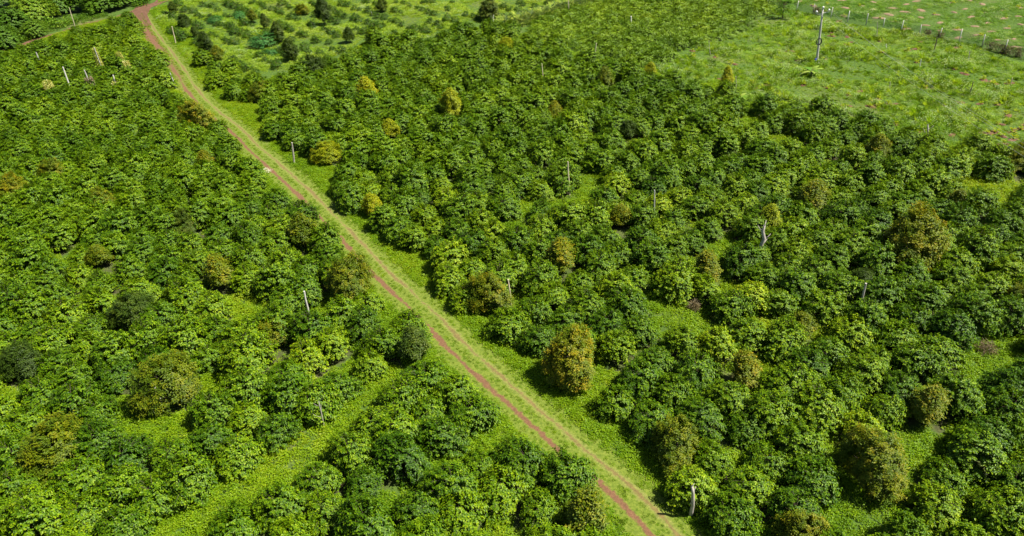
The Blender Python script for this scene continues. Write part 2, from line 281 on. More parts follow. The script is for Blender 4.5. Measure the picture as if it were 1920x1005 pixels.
# (px, py of the crown centre in the photo, crown width in px, colour, shape, height factor, label)
TREES = [
 (325, 18, 24, 'dull', 0, 1.1, 'small dark tree nearest the red road junction on the track right side'),
 (346, 44, 24, 'dull', 1, .9, 'round dark tree beside the white post near the track top end'),
 (367, 62, 22, 'dull', 1, .9, 'small dark tree touching the left side of a taller dark tree'),
 (385, 82, 36, 'dull', 0, 1.15, 'tall dark tree in the line descending toward the dark bush clump'),
 (406, 104, 30, 'olive', 0, 1.1, 'olive brown tree directly above the clump of glossy dark bushes'),
 (472, 30, 26, 'olive', 0, 1.0, 'lone olive brown cone shaped tree in the weedy young plot'),
 (498, 42, 24, 'dull', 0, 1.35, 'slender dark tree above the blue green bush'),
 (522, 64, 36, 'dull', 0, 1.2, 'broad dark tree just right of the blue green bush'),
 (546, 96, 40, 'dull', 0, 1.2, 'dark cone shaped tree showing a pale trunk below blue green bush'),
 (588, 136, 42, 'dull', 1, 1.0, 'dull green tree at the top left corner of the right coffee block'),
 (606, 26, 40, 'dull', 0, 1.3, 'tallest dark tree standing alone in the weedy young plot'),
 (568, 20, 22, 'olive', 1, .8, 'little olive tree just left of the tallest dark tree'),
 (716, 12, 28, 'dull', 1, .9, 'dark round tree at the photo top edge above dry grass'),
 (916, 24, 36, 'dull', 1, .95, 'dark round tree beside a white post near the napier grass'),
 (655, 68, 28, 'dull', 0, 1.1, 'brownish dark tree between dry grass and the coffee block'),
 (690, 176, 50, 'yellow', 0, 1.1, 'yellow green pointed tree left of the brightest yellow tree'),
 (845, 200, 50, 'yellow', 0, 1.35, 'brightest yellow pointed tree in the upper coffee block'),
 (730, 246, 40, 'yellow', 0, 1.1, 'yellow green cone tree below and left of the brightest yellow one'),
 (1135, 152, 42, 'olive', 0, 1.25, 'green gold upright tree with a black shaded hollow at its left'),
 (1364, 160, 38, 'yellow', 0, 1.6, 'tall narrow yellow tree where coffee meets the weedy field'),
 (1219, 132, 30, 'yellow', 0, 1.0, 'yellow bush tree at the edge of the low coffee plot'),
 (1040, 206, 38, 'olive', 0, 1.0, 'dim olive tree under the thin leaning white stake'),
 (950, 88, 40, 'yellow', 1, .7, 'rounded yellow tree just below the napier grass end'),
 (488, 176, 36, 'olive', 1, .9, 'small rusty olive tree right of the track below dark bush clump'),
 (1180, 242, 42, 'dull', 0, 1.0, 'dull dark tree in shade above the white post by open grass'),
 (614, 290, 46, 'yellow', 1, .8, 'yellow orange round tree right of the grey post by the track'),
 (369, 226, 48, 'olive', 1, 1.0, 'olive brown tree at the track left side below its narrow bend'),
 (386, 306, 46, 'olive', 1, .9, 'rusty tree left of the track where red rut reappears'),
 (190, 380, 42, 'olive', 1, .9, 'small orange brown tree amid left coffee near the photo left'),
 (186, 486, 54, 'olive', 0, .9, 'olive tree below the small orange brown one'),
 (350, 424, 46, 'dull', 1, .8, 'brownish sparse tree in the middle of the left coffee'),
 (24, 356, 50, 'olive', 1, .8, 'olive tree at the photo left edge, upper third'),
 (566, 440, 70, 'olive', 1, 1.0, 'rounded olive tree left of the track next to the bare ruts'),
 (412, 510, 72, 'olive', 0, 1.1, 'rusty cone tree centred in the left coffee block'),
 (656, 534, 70, 'olive', 1, 1.1, 'large greyish olive tree on the track left edge'),
 (250, 592, 72, 'dull', 1, .8, 'dim brown tree between coffee rows at the left'),
 (510, 630, 62, 'olive', 1, .8, 'low olive tree above the wide bright grass strip'),
 (776, 650, 72, 'dull', 1, 1.1, 'dark grey green tree beside the track at the head of grass strip'),
 (320, 724, 92, 'olive', 1, .9, 'broad golden olive tree above the bright grass patch at left'),
 (106, 842, 104, 'olive', 1, .8, 'wide rusty brown tree in the lower left corner area'),
 (46, 682, 72, 'dull', 1, .9, 'dark tree near the photo left edge, two thirds down'),
 (100, 326, 42, 'olive', 1, .8, 'faint brown tree in far left coffee above the orange one'),
 (700, 384, 50, 'yellow', 0, 1.0, 'yellow orange tree on the right verge of the track'),
 (920, 556, 68, 'olive', 1, 1.0, 'bright rusty orange tree with a white stake at its right'),
 (1056, 484, 76, 'olive', 0, 1.0, 'spreading olive brown cone tree right of track, middle of photo'),
 (1166, 408, 52, 'olive', 0, 1.0, 'small orange tipped tree left of the upright grey stake'),
 (1070, 682, 88, 'olive', 1, 1.05, 'large olive tree on the right verge of the track'),
 (1096, 966, 112, 'olive', 1, 1.0, 'largest round olive tree cut by the photo bottom beside the track'),
 (1265, 836, 84, 'olive', 1, 1.0, 'orange olive tree above the short grey dead trunk'),
 (1326, 506, 74, 'olive', 0, 1.1, 'leaning rusty olive tree beside a bright grass patch'),
 (1396, 702, 78, 'olive', 0, 1.1, 'tall olive tree with a dark shaded left side, right block middle'),
 (1506, 616, 66, 'olive', 0, 1.1, 'narrow olive tree left of the pale leaning stake'),
 (1440, 416, 56, 'yellow', 1, 1.1, 'yellow green tree behind the thick pale dead trunk'),
 (1524, 366, 76, 'olive', 0, .95, 'twin topped green olive tree in the right block'),
 (1796, 380, 52, 'olive', 0, 1.0, 'olive tree below the open grass near the photo right'),
 (1714, 460, 96, 'olive', 1, 1.1, 'big green gold tree with a black hollow at its left'),
 (1648, 282, 52, 'olive', 0, 1.2, 'olive tree on a bare trunk over deep shade near weedy field'),
 (1736, 762, 88, 'olive', 1, 1.0, 'domed orange tree above a bright grass gap at lower right'),
 (1640, 872, 98, 'olive', 1, 1.0, 'brown and olive tree right of the lower grass clearing'),
 (1500, 1002, 78, 'olive', 1, 1.0, 'orange topped tree cut by the photo bottom edge at right'),
 (1912, 566, 52, 'olive', 1, 1.0, 'olive tree cut by the photo right edge at mid height'),
 (1908, 306, 46, 'olive', 1, .9, 'small olive tree at the right edge beside the weedy field'),
 (1340, 276, 40, 'dull', 1, .8, 'dark low tree below the row opening in upper right coffee'),
 (601, 772, 38, 'dull', 0, 1.1, 'thin scraggy dark tree with bare stem by the grass strip'),
 (1618, 530, 46, 'dull', 1, .8, 'brownish tree behind the pale leaning stake'),
]
# posts: (base px, base py, top px, top py, radius m, material, name, label)
POSTS = [
 (329, 79, 323, 49, .09, 'palewood', 'pole', 'tall cream wooden pole on the track right verge near the junction'),
 (330, 164, 318, 137, .08, 'concrete', 'pole', 'grey concrete pole on the left verge where the track narrows'),
 (77, 122, 67, 96, .09, 'concrete', 'pole', 'dull grey pole farthest left in the upper left coffee'),
 (131, 165, 118, 124, .10, 'whitepost', 'pole', 'tallest white concrete pole in the upper left coffee'),
 (166, 154, 158, 130, .09, 'concrete', 'pole', 'grey pole standing in a dry brushy vine, upper left coffee'),
 (217, 162, 212, 141, .09, 'whitepost', 'pole', 'short white pole with cream vine at its foot'),
 (190, 126, 176, 88, .07, 'concrete', 'pole', 'slim pole climbed by cream vine, upper left coffee'),
 (137, 43, 131, 16, .07, 'palewood', 'stake', 'thin tan stake among scrub above the red road'),
 (924, 42, 926, 28, .07, 'whitepost', 'post', 'white post at the foot of the dark round tree'),
 (1067, 12, 1065, -4, .08, 'palewood', 'post', 'pale post cut by photo top above napier grass'),
 (1020, 152, 1015, 117, .06, 'palewood', 'stake', 'thin leaning pale stake in the upper coffee block'),
 (1114, 110, 1119, 82, .07, 'palewood', 'stake', 'pale stake leaning right at the edge of low coffee'),
 (1068, 346, 1064, 303, .07, 'palewood', 'post', 'cream post in the grass opening right of the photo centre'),
 (1228, 404, 1226, 357, .06, 'concrete', 'stake', 'upright grey stake right of the small orange tipped tree'),
 (1615, 574, 1623, 530, .09, 'deadwood', 'stake', 'pale bare stake leaning right amid the right coffee'),
 (957, 549, 952, 523, .07, 'palewood', 'stake', 'white stake at the right side of rusty orange tree'),
 (551, 303, 548, 267, .10, 'deadwood', 'post', 'weathered grey post right of the track near the coffee edge'),
 (572, 560, 570, 544, .08, 'whitepost', 'post', 'short white post top in coffee left of the track'),
 (286, 716, 280, 700, .08, 'whitepost', 'post', 'short white post beside the broad golden olive tree'),
 (1184, 42, 1183, 31, .12, 'whitepost', 'post', 'squat white post inside the low coffee plot'),
 (1332, 101, 1328, 76, .04, 'deadwood', 'stake', 'thin brown stake at the left end of weedy field'),
 (1381, 166, 1379, 144, .05, 'deadwood', 'stake', 'thin grey stake beside the tall narrow yellow tree'),
 (1645, 71, 1643, 41, .05, 'deadwood', 'stake', 'tall thin stake just inside the net fence'),
 (1752, 94, 1757, 70, .07, 'bark', 'stake', 'dark brown stake just inside the net fence'),
 (1662, 91, 1661, 83, .06, 'whitepost', 'stake', 'tiny white stake under the overhead wires'),
 (1725, 125, 1727, 111, .06, 'whitepost', 'stake', 'white stake beside a seedling in the weedy field'),
 (1816, 115, 1818, 94, .05, 'deadwood', 'stake', 'thin grey stake among tall weeds near the fence'),
 (1820, 174, 1825, 151, .06, 'bark', 'stake', 'dark leaning stake in the right part of weedy field'),
 (1895, 159, 1898, 145, .06, 'palewood', 'stake', 'pale short stake near the photo right edge in weeds'),
 (1669, 163, 1669, 151, .05, 'deadwood', 'stake', 'short faint stake in the middle of weedy field'),
 (498, 84, 497, 79, .12, 'whitepost', 'post', 'stubby white post in front of the blue green bush'),
 (697, 28, 696, 22, .08, 'whitepost', 'post', 'tiny white post by dry grass near photo top'),
]
rng = random.Random(7); R = np.random.RandomState(11)

def unit_(v): return v / np.linalg.norm(v)
# ------------------------------------------------------------------ where the coffee stands (rows square to the track)
ANG = math.radians(41.0); eu = np.array([math.cos(ANG), math.sin(ANG)]); ev = np.array([-math.sin(ANG), math.cos(ANG)])
SP_U, SP_V = 2.72, 2.68
cands = []
O = un(940, 745, 1.0)
for j in range(-30, 60):
    for i in range(-60, 60):
        jr = np.random.RandomState((j + 100) * 331 + i + 77)
        p = O + eu * (i + .5 * (j % 2) * .6) * SP_U + ev * j * SP_V + jr.randn(2) * .28
        cands.append((i, j, p[0], p[1], jr.rand(), jr.rand()))
cands = np.array(cands); P2 = cands[:, 2:4].copy()
# two open grass strips run between the rows left of the track: bushes stand back from them on either side
STRIPS = [G([(770, 690), (735, 712), (665, 768), (605, 815), (545, 860), (478, 902), (405, 945), (320, 985), (240, 1030)]), G([(960, 800), (905, 822), (850, 862), (790, 905), (705, 950), (620, 995)])]
for ln_, hf_, hn_ in zip(STRIPS, (1.8, 1.35), (3.0, 2.3)):
    d_, sd_, al_ = poly_dist(P2, ln_); hw_ = np.where(sd_ > 0, hf_, hn_); m_ = (d_ < hw_) & (al_ > .3) & (al_ < sum(np.linalg.norm(b - a) for a, b in zip(ln_[:-1], ln_[1:])) - .3)
    dirv_ = unit_(ln_[-1] - ln_[0]); nrm_ = np.array([dirv_[1], -dirv_[0]])
    P2[m_] += nrm_ * (np.sign(sd_[m_]) * (hw_[m_] - d_[m_]))[:, None]
ok_ = np.ones(len(P2), bool); near_ = np.where((P2[:, 1] > 15) & (P2[:, 1] < 60) & (np.abs(P2[:, 0]) < 60))[0]
for a_, k_i in enumerate(near_):
    o_ = near_[:a_][ok_[near_[:a_]]]
    if len(o_) and np.hypot(*(P2[o_] - P2[k_i]).T).min() < 1.75: ok_[k_i] = False
px, py = prv(np.stack([P2[:, 0], P2[:, 1], np.full(len(P2), .9)], 1))
front = (P2[:, 1] > 12) & (P2[:, 1] < 190)
lft = inside(P_LEFT, px, py); rgt = inside(P_RIGHT, px, py); clu = inside(P_CLUSTER, px, py)
keep = front & ok_ & (lft | rgt | clu) & (px > -420) & (px < 2380) & (py > -40) & (py < 1240)
dt, side, along = poly_dist(P2, TRACK)
keep &= np.where(side > 0, dt > 2.8, dt > 2.25)
dr_, sr_, _ = poly_dist(P2, ROAD); keep &= dr_ > np.where(cands[:, 4] < .6, 5.4, 3.2)
ROADK = np.clip((dr_ - 3) / 9, 0, 1) * .38 + .62
spx = FPX / ((np.stack([P2[:, 0], P2[:, 1], np.full(len(P2), .9)], 1) - [0, 0, H0]) @ FWD)
for gi_, (gx, gy, rx, ry) in enumerate(GAPS):
    if gi_ < 7 or 12 <= gi_ <= 17: continue
    k_ = .6 if gx < 960 else .42
    keep &= ~((((px - gx) / (rx + spx * k_)) ** 2 + ((py - gy - .35 * spx) / (ry + spx * k_ * 1.05)) ** 2) < 1)
for q in POSTS:
    if q[1] > 42:
        b_ = un(q[0], q[1], 1.2); keep &= np.hypot(P2[:, 0] - b_[0], P2[:, 1] - b_[1] + .6) > 1.1
tree_xy = []
for q in TREES:
    g = un(q[0], q[1], 1.5); tree_xy.append((g[0], g[1], .5 * q[2] * ((np.array([g[0], g[1], 1.5]) - [0, 0, H0]) @ FWD) / FPX))
for tx, ty, tr in tree_xy: keep &= np.hypot(P2[:, 0] - tx, P2[:, 1] - ty) > .55 + tr * .75

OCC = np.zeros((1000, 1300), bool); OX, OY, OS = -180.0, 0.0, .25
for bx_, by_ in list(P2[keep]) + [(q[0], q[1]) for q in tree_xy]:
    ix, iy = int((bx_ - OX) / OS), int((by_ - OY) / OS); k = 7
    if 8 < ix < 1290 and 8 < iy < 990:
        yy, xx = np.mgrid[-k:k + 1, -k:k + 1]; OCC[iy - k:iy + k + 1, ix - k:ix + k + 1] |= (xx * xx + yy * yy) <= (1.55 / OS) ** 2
# ------------------------------------------------------------------ ground sheet
def open_mask(x, y):
    """how open (weedy) the ground is at world points"""
    P3 = np.stack([x, y, np.zeros_like(x)], 1); px, py = prv(P3)
    dpt, _, _ = poly_dist(np.stack([x, y], 1), TRACK)
    m = np.full(len(x), .95)
    cof = inside(P_LEFT, px, py) | inside(P_RIGHT, px, py)
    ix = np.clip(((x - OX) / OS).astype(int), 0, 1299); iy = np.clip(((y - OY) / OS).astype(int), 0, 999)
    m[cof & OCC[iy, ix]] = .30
    for gx, gy, rx, ry in GAPS:
        m[(((px - gx) / (rx * 1.1)) ** 2 + ((py - gy) / (ry * 1.2)) ** 2) < 1] = 1.0
    m[dpt < 3.2] = 1.0
    return m
def build_ground():
    xs = np.concatenate([[-2500, -900, -300], np.arange(-130, 110, .6), [300, 900, 2500]])
    ys = np.concatenate([[-900, -200, -40], np.arange(10, 190, .6), [300, 900, 2600]])
    X, Y = np.meshgrid(xs, ys); x = X.ravel(); y = Y.ravel()
    near = (np.abs(x) < 250) & (y > -30) & (y < 280)
    z = np.where(near, gz(x, y), 0); nx, ny = len(xs), len(ys)
    i = np.arange(nx * ny).reshape(ny, nx)
    F = np.stack([i[:-1, :-1].ravel(), i[:-1, 1:].ravel(), i[1:, 1:].ravel(), i[1:, :-1].ravel()], 1)
    o = mesh_obj('ground', np.stack([x, y, z], 1), F, M['ground'], smooth=True)
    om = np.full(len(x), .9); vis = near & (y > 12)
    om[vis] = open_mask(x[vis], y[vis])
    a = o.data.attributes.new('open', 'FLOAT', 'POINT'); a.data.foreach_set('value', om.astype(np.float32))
    o['kind'] = 'structure'
build_ground()
def densify(line, step=.6):
    out = [np.array(line[0])]
    # Catmull-Rom through the points
    P = [np.array(p) for p in line]; P = [2 * P[0] - P[1]] + P + [2 * P[-1] - P[-2]]
    for i in range(1, len(P) - 2):
        n = max(2, int(np.linalg.norm(P[i + 1] - P[i]) / step))
        for k in range(1, n + 1):
            t = k / n; a, b, c, d = P[i - 1], P[i], P[i + 1], P[i + 2]
            out.append(.5 * ((2 * b) + (c - a) * t + (2 * a - 5 * b + 4 * c - d) * t * t + (3 * b - a - 3 * c + d) * t ** 3))
    return out
def strip(name, line, half, mat, lift, wfun=None):
    L = densify(line); us = np.linspace(-1, 1, 9); V = []; UVs = []; F = []; s = 0
    for i, p in enumerate(L):
        d = L[min(i + 1, len(L) - 1)] - L[max(i - 1, 0)]; d /= np.linalg.norm(d); n = np.array([d[1], -d[0]])
        if i: s += np.linalg.norm(L[i] - L[i - 1])
        h = half * (wfun(s) if wfun else 1)
        for u in us:
            q = p + n * u * h; V.append((q[0], q[1], float(gz(q[0], q[1])) + lift)); UVs.append((u * h, s))
    k = len(us)
    for i in range(len(L) - 1):
        for j in range(k - 1): F.append((i * k + j, i * k + j + 1, (i + 1) * k + j + 1, (i + 1) * k + j))
    o = mesh_obj(name, V, F, mat, smooth=True); uv = o.data.uv_layers.new(name='UVMap')
    idx = np.zeros(len(o.data.loops), np.int32); o.data.loops.foreach_get('vertex_index', idx)
    uv.data.foreach_set('uv', np.array(UVs, np.float32)[idx].ravel()); o['kind'] = 'structure'
    return o
strip('dirt_track', TRACK, 2.0, M['track'], .035)
strip('dirt_road', ROAD, 1.25, M['soil'], .05, lambda s: 1 + .18 * math.sin(s * .7) + .12 * math.sin(s * 1.9))
# junction apron of bare red soil
JA = G([(250, 22), (256, 12), (276, 6), (284, 16), (277, 30), (285, 48), (275, 50), (262, 36)])
c = sum(JA) / len(JA); V = [(c[0], c[1], float(gz(*c)) + .065)] + [(p[0], p[1], float(gz(*p)) + .065) for p in JA]
o = mesh_obj('road_junction', V, [(0, i + 1, (i + 1) % len(JA) + 1) for i in range(len(JA))], M['soil']); o['kind'] = 'structure'

# ------------------------------------------------------------------ foliage builders
def leaves_mesh(P, D, Nn, Ls, Ws, lv, fold=.25, curl=.15):
    """P base, D unit direction, Nn unit up of the blade"""
    S = np.cross(D, Nn); S /= np.linalg.norm(S, axis=1)[:, None] + 1e-9; Nn = np.cross(S, D)
    Ls = Ls[:, None]; Ws = Ws[:, None]
    mid = P + D * Ls * .45
    A = P; B = mid + S * Ws * .5 + Nn * Ws * fold; Cc = P + D * Ls - Nn * Ls * curl; E = mid - S * Ws * .5 + Nn * Ws * fold
    n = len(P); V = np.concatenate([A, B, Cc, E]); i = np.arange(n)
    F = np.concatenate([np.stack([i, i + n, i + 2 * n], 1), np.stack([i, i + 2 * n, i + 3 * n], 1)])
    return V, F, np.concatenate([lv, lv])
def unit(v): return v / (np.linalg.norm(v, axis=-1, keepdims=True) + 1e-9)
def plant(seed, Hh, Rr, nb, leaf, wr, shape='dome', stems=4, droop=.5, lpm=12, tip_lv=.25, base_h=.25, clump=1.0, tip=.72):
    """branches springing from a few stems; paired leaves along the outer part of every branch.
    returns leaf arrays and a list of woody tubes"""
    r = np.random.RandomState(seed); P = []; D = []; NN = []; LL = []; LV = []; wood = []
    st = []
    for s in range(stems):
        a = 2 * math.pi * (s + r.rand() * .6) / stems; lean = (0 if stems == 1 else Rr * .28)
        top = np.array([math.cos(a) * lean, math.sin(a) * lean, Hh * (.80 + .15 * r.rand())]); bot = np.array([math.cos(a) * .08 * (stems > 1), math.sin(a) * .08 * (stems > 1), -.1])
        st.append((bot, top)); k = .028 * Hh if stems == 1 else .02 * Hh
        wood.append(([bot, bot * .5 + top * .5 + r.randn(3) * .03, top], [k, k * .7, k * .25]))
    ph1, ph2 = r.rand(2) * 6.28; irr = .17 if clump > 2 else .13
    lump = unit(r.randn(40, 3)); lamp = r.rand(40) * .34 - .12
    for b in range(nb):
        bot, top = st[r.randint(stems)]
        f = base_h + (1 - base_h) * (r.rand() ** .8)
        o = bot + (top - bot) * min(f, 1)
        a = r.rand() * 2 * math.pi
        if shape == 'dome':
            el = math.radians(-8 + 88 * (f - base_h) / (1 - base_h) * r.rand() ** .35)
            hr = Rr; tv = Hh
            dirv = np.array([math.cos(a) * math.cos(el), math.sin(a) * math.cos(el), math.sin(el)])
            c = np.array([0, 0, Hh * .38]); k = max(0, float(max((lump @ dirv - .75) * 4 * lamp)))
            end = c + dirv * np.array([hr, hr, Hh * (.60 if clump < 2 else .60 + .22 * max(0, math.sin(el)) ** 3)]) * ((.80 + .16 * r.rand() if clump > 2 else .70 + .28 * r.rand()) + k + (.24 * (r.rand() - .55) if clump > 2 else 0))
            o = o * .7 + np.array([end[0] * .25, end[1] * .25, end[2] * .3]) * .6
        else:                                       # cone: long low branches, short high ones
            prof = (1 - ((f - base_h) / (1 - base_h)) ** 1.5) * .93 + .07
            if f < base_h + .12: prof *= .8
            k = Rr * prof * (.72 + .34 * r.rand())
            end = o + np.array([math.cos(a) * k, math.sin(a) * k, k * (.28 + .5 * f) + Hh * .05])
        w_ = 1 + irr * math.sin(2 * a + ph1) + irr * math.sin(3 * a + ph2 + 2.5 * f); end[:2] *= w_
        vec = end - o; L = np.linalg.norm(vec)
        if L < .12: continue
        nl = max(5, int(L * lpm)); t = np.sort(1 - (r.rand(nl) ** 1.25) * tip); t[-2:] = 1
        dz = -droop * L * .35 * t ** 2
        pts = o + vec * t[:, None]; pts[:, 2] += dz + droop * L * .12
        tang = unit(vec + np.stack([0 * t, 0 * t, -droop * L * .7 * t], 1))
        side = unit(np.cross(tang, [0, 0, 1.0])); sg = np.where(np.arange(nl) % 2, 1, -1)[:, None]
        dd = unit(side * sg * (.9 + .3 * r.rand(nl)[:, None]) + tang * (.55 + .5 * r.rand(nl)[:, None]) + np.array([0, 0, -.25]) - np.array([0, 0, .5]) * r.rand(nl)[:, None] + r.randn(nl, 3) * .22)
        up = unit(np.array([0, 0, 1.0]) + tang * .35 + r.randn(nl, 3) * .20 + np.array([math.cos(a), math.sin(a), 0]) * .25)
        P.append(pts + r.randn(nl, 3) * leaf * .25 * clump); D.append(dd); NN.append(up)
        LL.append(leaf * (.7 + .55 * r.rand(nl)))
        q_ = .35 if clump > 2 else .7
        LV.append(np.clip(r.rand(nl) * q_ + r.rand() * (1 - q_) + (t > .93) * tip_lv * r.rand(), 0, 1))
        if b % (8 if clump > 2 else 3) == 0: wood.append(([o, o + vec * .6 + np.array([0, 0, droop * L * .05]), pts[-1]], [.014 * Hh / 2, .009, .004]))
    P = np.concatenate(P); D = np.concatenate(D); NN = np.concatenate(NN); LL = np.concatenate(LL); LV = np.concatenate(LV)
    ok = P[:, 2] > .05; P, D, NN, LL, LV = P[ok], D[ok], NN[ok], LL[ok], LV[ok]
    V, F, lv = leaves_mesh(P, D, NN, LL, LL * wr, LV)
    return V, F, lv, wood
def plant_thing(name, seed, mat, crown='foliage', woodname='stem', woodmat='bark', **k):
    V, F, lv, wood = plant(seed, **k)
    root = empty(name, (0, 0, 0)); a = mesh_obj(crown, V, F, M[mat], root, lv=lv)
    mb = MB()
    for p, rr in wood: mb.add(tube(p, rr, 5))
    b = mb.build(woodname, M[woodmat], root, True); KIDS[root.name] = [a, b]
    return root
def place(root, x, y, rz, s, label, group=None, cat=None, sz=None, yellow=0.0, dark=0.0, tilt=.04):
    root.location = (x, y, float(gz(x, y)) - .02); root.rotation_euler = (rng.uniform(-tilt, tilt), rng.uniform(-tilt, tilt), rz); root.scale = (s, s, sz or s)
    root['label'] = label
    if group: root['group'] = group
    if cat: root['category'] = cat
    for c in KIDS[root.name]: c.color = (1 - yellow, 1, 1 - dark, 1)

# ------------------------------------------------------------------ scattering for what nobody could count
def scatter(name, pts, rot, scl, idx, sources, label):
    """one object: a cloud of points, each carrying one of the source plants"""
    me = bpy.data.meshes.new(name); me.vertices.add(len(pts)); me.vertices.foreach_set('co', np.asarray(pts, np.float32).ravel())
    for nm, arr, ty in (('prot', rot, 'FLOAT_VECTOR'), ('pscl', scl, 'FLOAT_VECTOR'), ('pidx', idx, 'INT')):
        a = me.attributes.new(nm, ty, 'POINT')
        if ty == 'INT': a.data.foreach_set('value', np.asarray(arr, np.int32))
        else: a.data.foreach_set('vector', np.asarray(arr, np.float32).ravel())
    o = bpy.data.objects.new(name, me); COL.objects.link(o); o['kind'] = 'stuff'; o['label'] = label
    g = bpy.data.node_groups.new(name, 'GeometryNodeTree')
    g.interface.new_socket('Geometry', in_out='INPUT', socket_type='NodeSocketGeometry'); g.interface.new_socket('Geometry', in_out='OUTPUT', socket_type='NodeSocketGeometry')
    gi = g.nodes.new('NodeGroupInput'); go = g.nodes.new('NodeGroupOutput'); iop = g.nodes.new('GeometryNodeInstanceOnPoints'); jn = g.nodes.new('GeometryNodeJoinGeometry')
    for s in reversed(sources):
        oi = g.nodes.new('GeometryNodeObjectInfo'); oi.inputs[0].default_value = s; oi.transform_space = 'ORIGINAL'
        oi.inputs['As Instance'].default_value = True; g.links.new(oi.outputs['Geometry'], jn.inputs[0])
    def na(nm, ty):
        n = g.nodes.new('GeometryNodeInputNamedAttribute'); n.data_type = ty; n.inputs[0].default_value = nm; return n.outputs[0]
    e2r = g.nodes.new('FunctionNodeEulerToRotation'); g.links.new(na('prot', 'FLOAT_VECTOR'), e2r.inputs[0])
    g.links.new(gi.outputs[0], iop.inputs['Points']); g.links.new(jn.outputs[0], iop.inputs['Instance']); iop.inputs['Pick Instance'].default_value = True
    g.links.new(na('pidx', 'INT'), iop.inputs['Instance Index']); g.links.new(e2r.outputs[0], iop.inputs['Rotation']); g.links.new(na('pscl', 'FLOAT_VECTOR'), iop.inputs['Scale'])
    g.links.new(iop.outputs[0], go.inputs[0])
    md = o.modifiers.new('scatter', 'NODES'); md.node_group = g
    return o
def source_from(V, F, lv, mat, name):
    me = bpy.data.meshes.new(name); np_mesh(me, V, F); me.materials.append(M[mat])
    a = me.attributes.new('lv', 'FLOAT', 'FACE'); a.data.foreach_set('value', np.asarray(lv, np.float32))
    return bpy.data.objects.new(name, me)            # never linked: only the scatter uses it
def tuft(seed, n, rad, hgt, leaf, wr, up=.5):
    r = np.random.RandomState(seed); a = r.rand(n) * 6.283; q = np.sqrt(r.rand(n)) * rad
    P = np.stack([np.cos(a) * q, np.sin(a) * q, r.rand(n) * hgt * (1 - .6 * (q / rad) ** 2)], 1)
    b = r.rand(n) * 6.283; D = unit(np.stack([np.cos(b), np.sin(b), up * (r.rand(n) * 1.6 - .4)], 1)); U = unit(np.array([0, 0, 1.0]) + r.randn(n, 3) * .35)
    L = leaf * (.6 + .8 * r.rand(n)); return leaves_mesh(P, D, U, L, L * wr, r.rand(n))
def blades(seed, n, rad, hgt, w, spread=.5, curl=.25):
    r = np.random.RandomState(seed); a = r.rand(n) * 6.283; q = np.sqrt(r.rand(n)) * rad
    P = np.stack([np.cos(a) * q, np.sin(a) * q, np.zeros(n)], 1); b = a + r.randn(n) * .8
    D = unit(np.stack([np.cos(b) * spread * r.rand(n), np.sin(b) * spread * r.rand(n), np.ones(n)], 1)); U = unit(np.stack([-np.cos(b), -np.sin(b), np.zeros(n) + .3], 1))
    L = hgt * (.6 + .6 * r.rand(n)); return leaves_mesh(P, D, U, L, np.full(n, w), r.rand(n), curl=curl)
def region_points(poly, dens, seed, gap_ok=True):
    """random ground points whose picture falls inside a polygon (the polygon is unprojected on to the ground first)"""
    gp = [un(max(-700, min(2600, x)), max(-40, min(1250, y))) for x, y in poly]; a = np.array(gp); lo = a.min(0); hi = a.max(0)
    r = np.random.RandomState(seed); n = int((hi - lo).prod() * dens); p = lo + r.rand(n, 2) * (hi - lo)
    return p[inside([tuple(q) for q in gp], p[:, 0], p[:, 1])]
def zpts(p, dz=0): return np.stack([p[:, 0], p[:, 1], gz(p[:, 0], p[:, 1]) + dz], 1)
def rr3(n, r, tilt=.15): return np.stack([r.randn(n) * tilt, r.randn(n) * tilt, r.rand(n) * 6.283], 1)
def in_view(p, m=60, top=3):
    px, py = prv(np.stack([p[:, 0], p[:, 1], np.full(len(p), 1.0)], 1)); return (px > -m) & (px < 1920 + m) & (py > -m) & (py < 1005 + m)

# ------------------------------------------------------------------ trees with their own place
ORD = ['', 'first', 'second', 'third', 'fourth', 'fifth', 'sixth', 'seventh', 'eighth', 'ninth', 'tenth', 'eleventh', 'twelfth', 'thirteenth', 'fourteenth', 'fifteenth', 'sixteenth', 'seventeenth', 'eighteenth', 'nineteenth', 'twentieth']
TENS = {2: 'twenty', 3: 'thirty', 4: 'forty', 5: 'fifty', 6: 'sixty'}
def ordinal(n):
    if n <= 20: return ORD[n]
    t, u = divmod(n, 10)
    return TENS[t][:-1] + 'ieth' if u == 0 else TENS[t] + '-' + ORD[u]
tree_proto = {}
def get_tree(mat, shape, var):
    key = (mat, shape, var)
    if key not in tree_proto:
        if shape == 0: t = plant_thing('orchard_tree', 100 + var * 7 + hash_(mat), mat, 'crown', 'trunk', 'bark', Hh=3.6, Rr=1.45, nb=210, leaf=.19, wr=.46, shape='cone', stems=1, droop=.3, lpm=44, base_h=.14, clump=2.6, tip=.5)
        else: t = plant_thing('orchard_tree', 200 + var * 7 + hash_(mat), mat, 'crown', 'trunk', 'bark', Hh=3.0, Rr=1.5, nb=250, leaf=.19, wr=.46, shape='dome', stems=1, droop=.3, lpm=40, base_h=.2, clump=2.6, tip=.45)
        tree_proto[key] = [t, False]
    p = tree_proto[key]
    if not p[1]: p[1] = True; return p[0]
    return copy_tree(p[0])
def hash_(s): return sum(map(ord, s)) % 50
tree_xy = []
